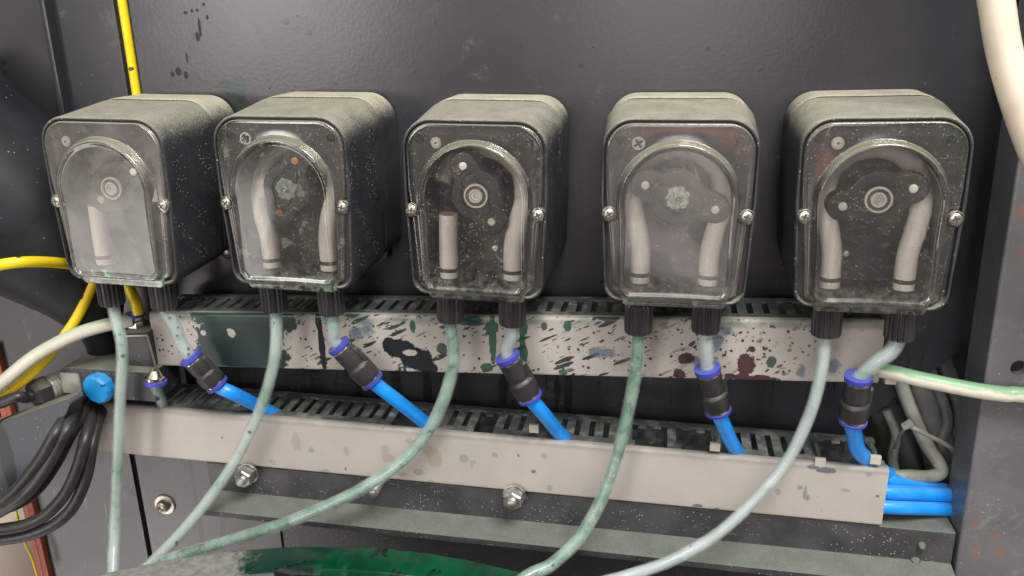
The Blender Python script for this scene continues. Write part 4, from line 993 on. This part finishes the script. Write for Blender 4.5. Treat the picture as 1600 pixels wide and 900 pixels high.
# ================================================================== FASTENERS BELOW
c = at(258, 788, PY)
t = LP('washer_bolt', c)
mb = MB(); mb.lathe(c+Vector((0, .001, 0)), (0, -1, 0), [(0, .0125), (.0022, .0125), (.0030, .0116), (.0034, .007)], 32); t.part('washer', mb, M['steel'])
mb = MB(); mb.lathe(c+Vector((0, -.002, 0)), (0, -1, 0), [(0, .0074), (.003, .0074), (.0058, .0064), (.0070, .0040), (.0060, .0026), (.0045, .0022), (.0045, 0)], 24); t.part('bolt_head', mb, M['steel'])
tag(t.e, 'shiny pan-head bolt with round washer on the grey lower panel', 'bolt')
for (px, py, full, lab) in ((378, 750, True, 'zinc stud with hex nut at the left end of the beam'), (584, 768, False, 'bare threaded stud end below the lower duct, crossed by the green hose'), (800, 785, True, 'zinc stud with dusty hex nut below the middle of the lower duct')):
    c = at(px, py, -.076); t = LP('threaded_stud', c)
    th = [(-.024, .0045)]
    for k in range(14): th += [(-.024+k*.0020+.0005, .0049), (-.024+k*.0020+.0015, .0043)]
    th += [(.005, .0040), (.0055, .003), (.0055, 0)]
    mb = MB(); mb.lathe(c, (0, -1, 0), th, 20); t.part('stud_thread', mb, M['steel_dull'])
    if full:
        mb = MB(); mb.lathe(c+Vector((0, .011, 0)), (0, -1, 0), [(0, .0078), (.0008, .0094), (.0095, .0094), (.0108, .0080), (.0108, .0050)], 6); t.part('hex_nut', mb, M['steel_dull'], 20)
        mb = MB(); mb.lathe(c+Vector((0, .0132, 0)), (0, -1, 0), [(0, .0106), (.0016, .0106), (.0018, .010)], 28); t.part('washer', mb, M['steel_dull'])
    tag(t.e, lab, 'bolt')

# ================================================================== DRUM AT THE BOTTOM
DC = Vector((-0.1852, -0.5642, -.30)); DR = 0.4408
t = LP('pigment_drum', (DC.x, DC.y, DC.z-.35))
mb = MB()
prof = [(-.35, DR-.012), (-.03, DR-.012), (-.012, DR-.006), (-.006, DR), (-.001, DR), (0, DR-.003), (-.0015, DR-.034), (-.005, DR-.036), (-.012, DR-.037), (-.06, DR-.038)]
n_ = 240
mb.loops([[(DC.x+r*cos(2*pi*j/n_), DC.y+r*sin(2*pi*j/n_), DC.z+d) for j in range(n_)] for d, r in prof], False, False)
t.part('rim', mb, M['drum'])
mb = MB()
# wet pigment crust lying over the rim with a ragged edge
rnd = random.Random(3)
def wob(a): return .5+.25*sin(a*41)+.18*sin(a*97+1)+.12*sin(a*211+2)
A0, A1 = radians(58), radians(103.5); NA = 200
rows = []
for k in range(NA+1):
    a = A0+(A1-A0)*k/NA; f = min(1, (A1-a)/radians(9)); 
    if f < 1: f = f*(.7+.5*wob(a))
    o_ = DR-.0025-(1-min(1, f))*.031-.0012*wob(a*1.7); i_ = DR-.0335
    o_ = max(o_, i_+.0004)
    rows.append([(DC.x+r*cos(a), DC.y+r*sin(a), DC.z+dz) for r, dz in ((o_, -.0002), (o_-.0008, .0016+.0008*wob(a*3)), ((o_+i_)/2, .0020+.0010*wob(a*5)), (i_, .0012), (i_-.003, -.006), (i_-.004, -.045))])
m_ = len(rows[0]); mb.add([p for r in rows for p in r], [(k*m_+j, k*m_+j+1, (k+1)*m_+j+1, (k+1)*m_+j) for k in range(NA) for j in range(m_-1)])
t.part('pigment_crust', mb, M['pigment'], 60)
mb = MB(); mb.lathe((DC.x, DC.y, DC.z-.05), (0, 0, 1), [(-.01, DR-.045), (0, DR-.045)], 96); t.part('dark_liquid', mb, M['liquid'])
tag(t.e, 'dusty round drum rim caked with wet dark green pigment at the bottom edge', 'drum')
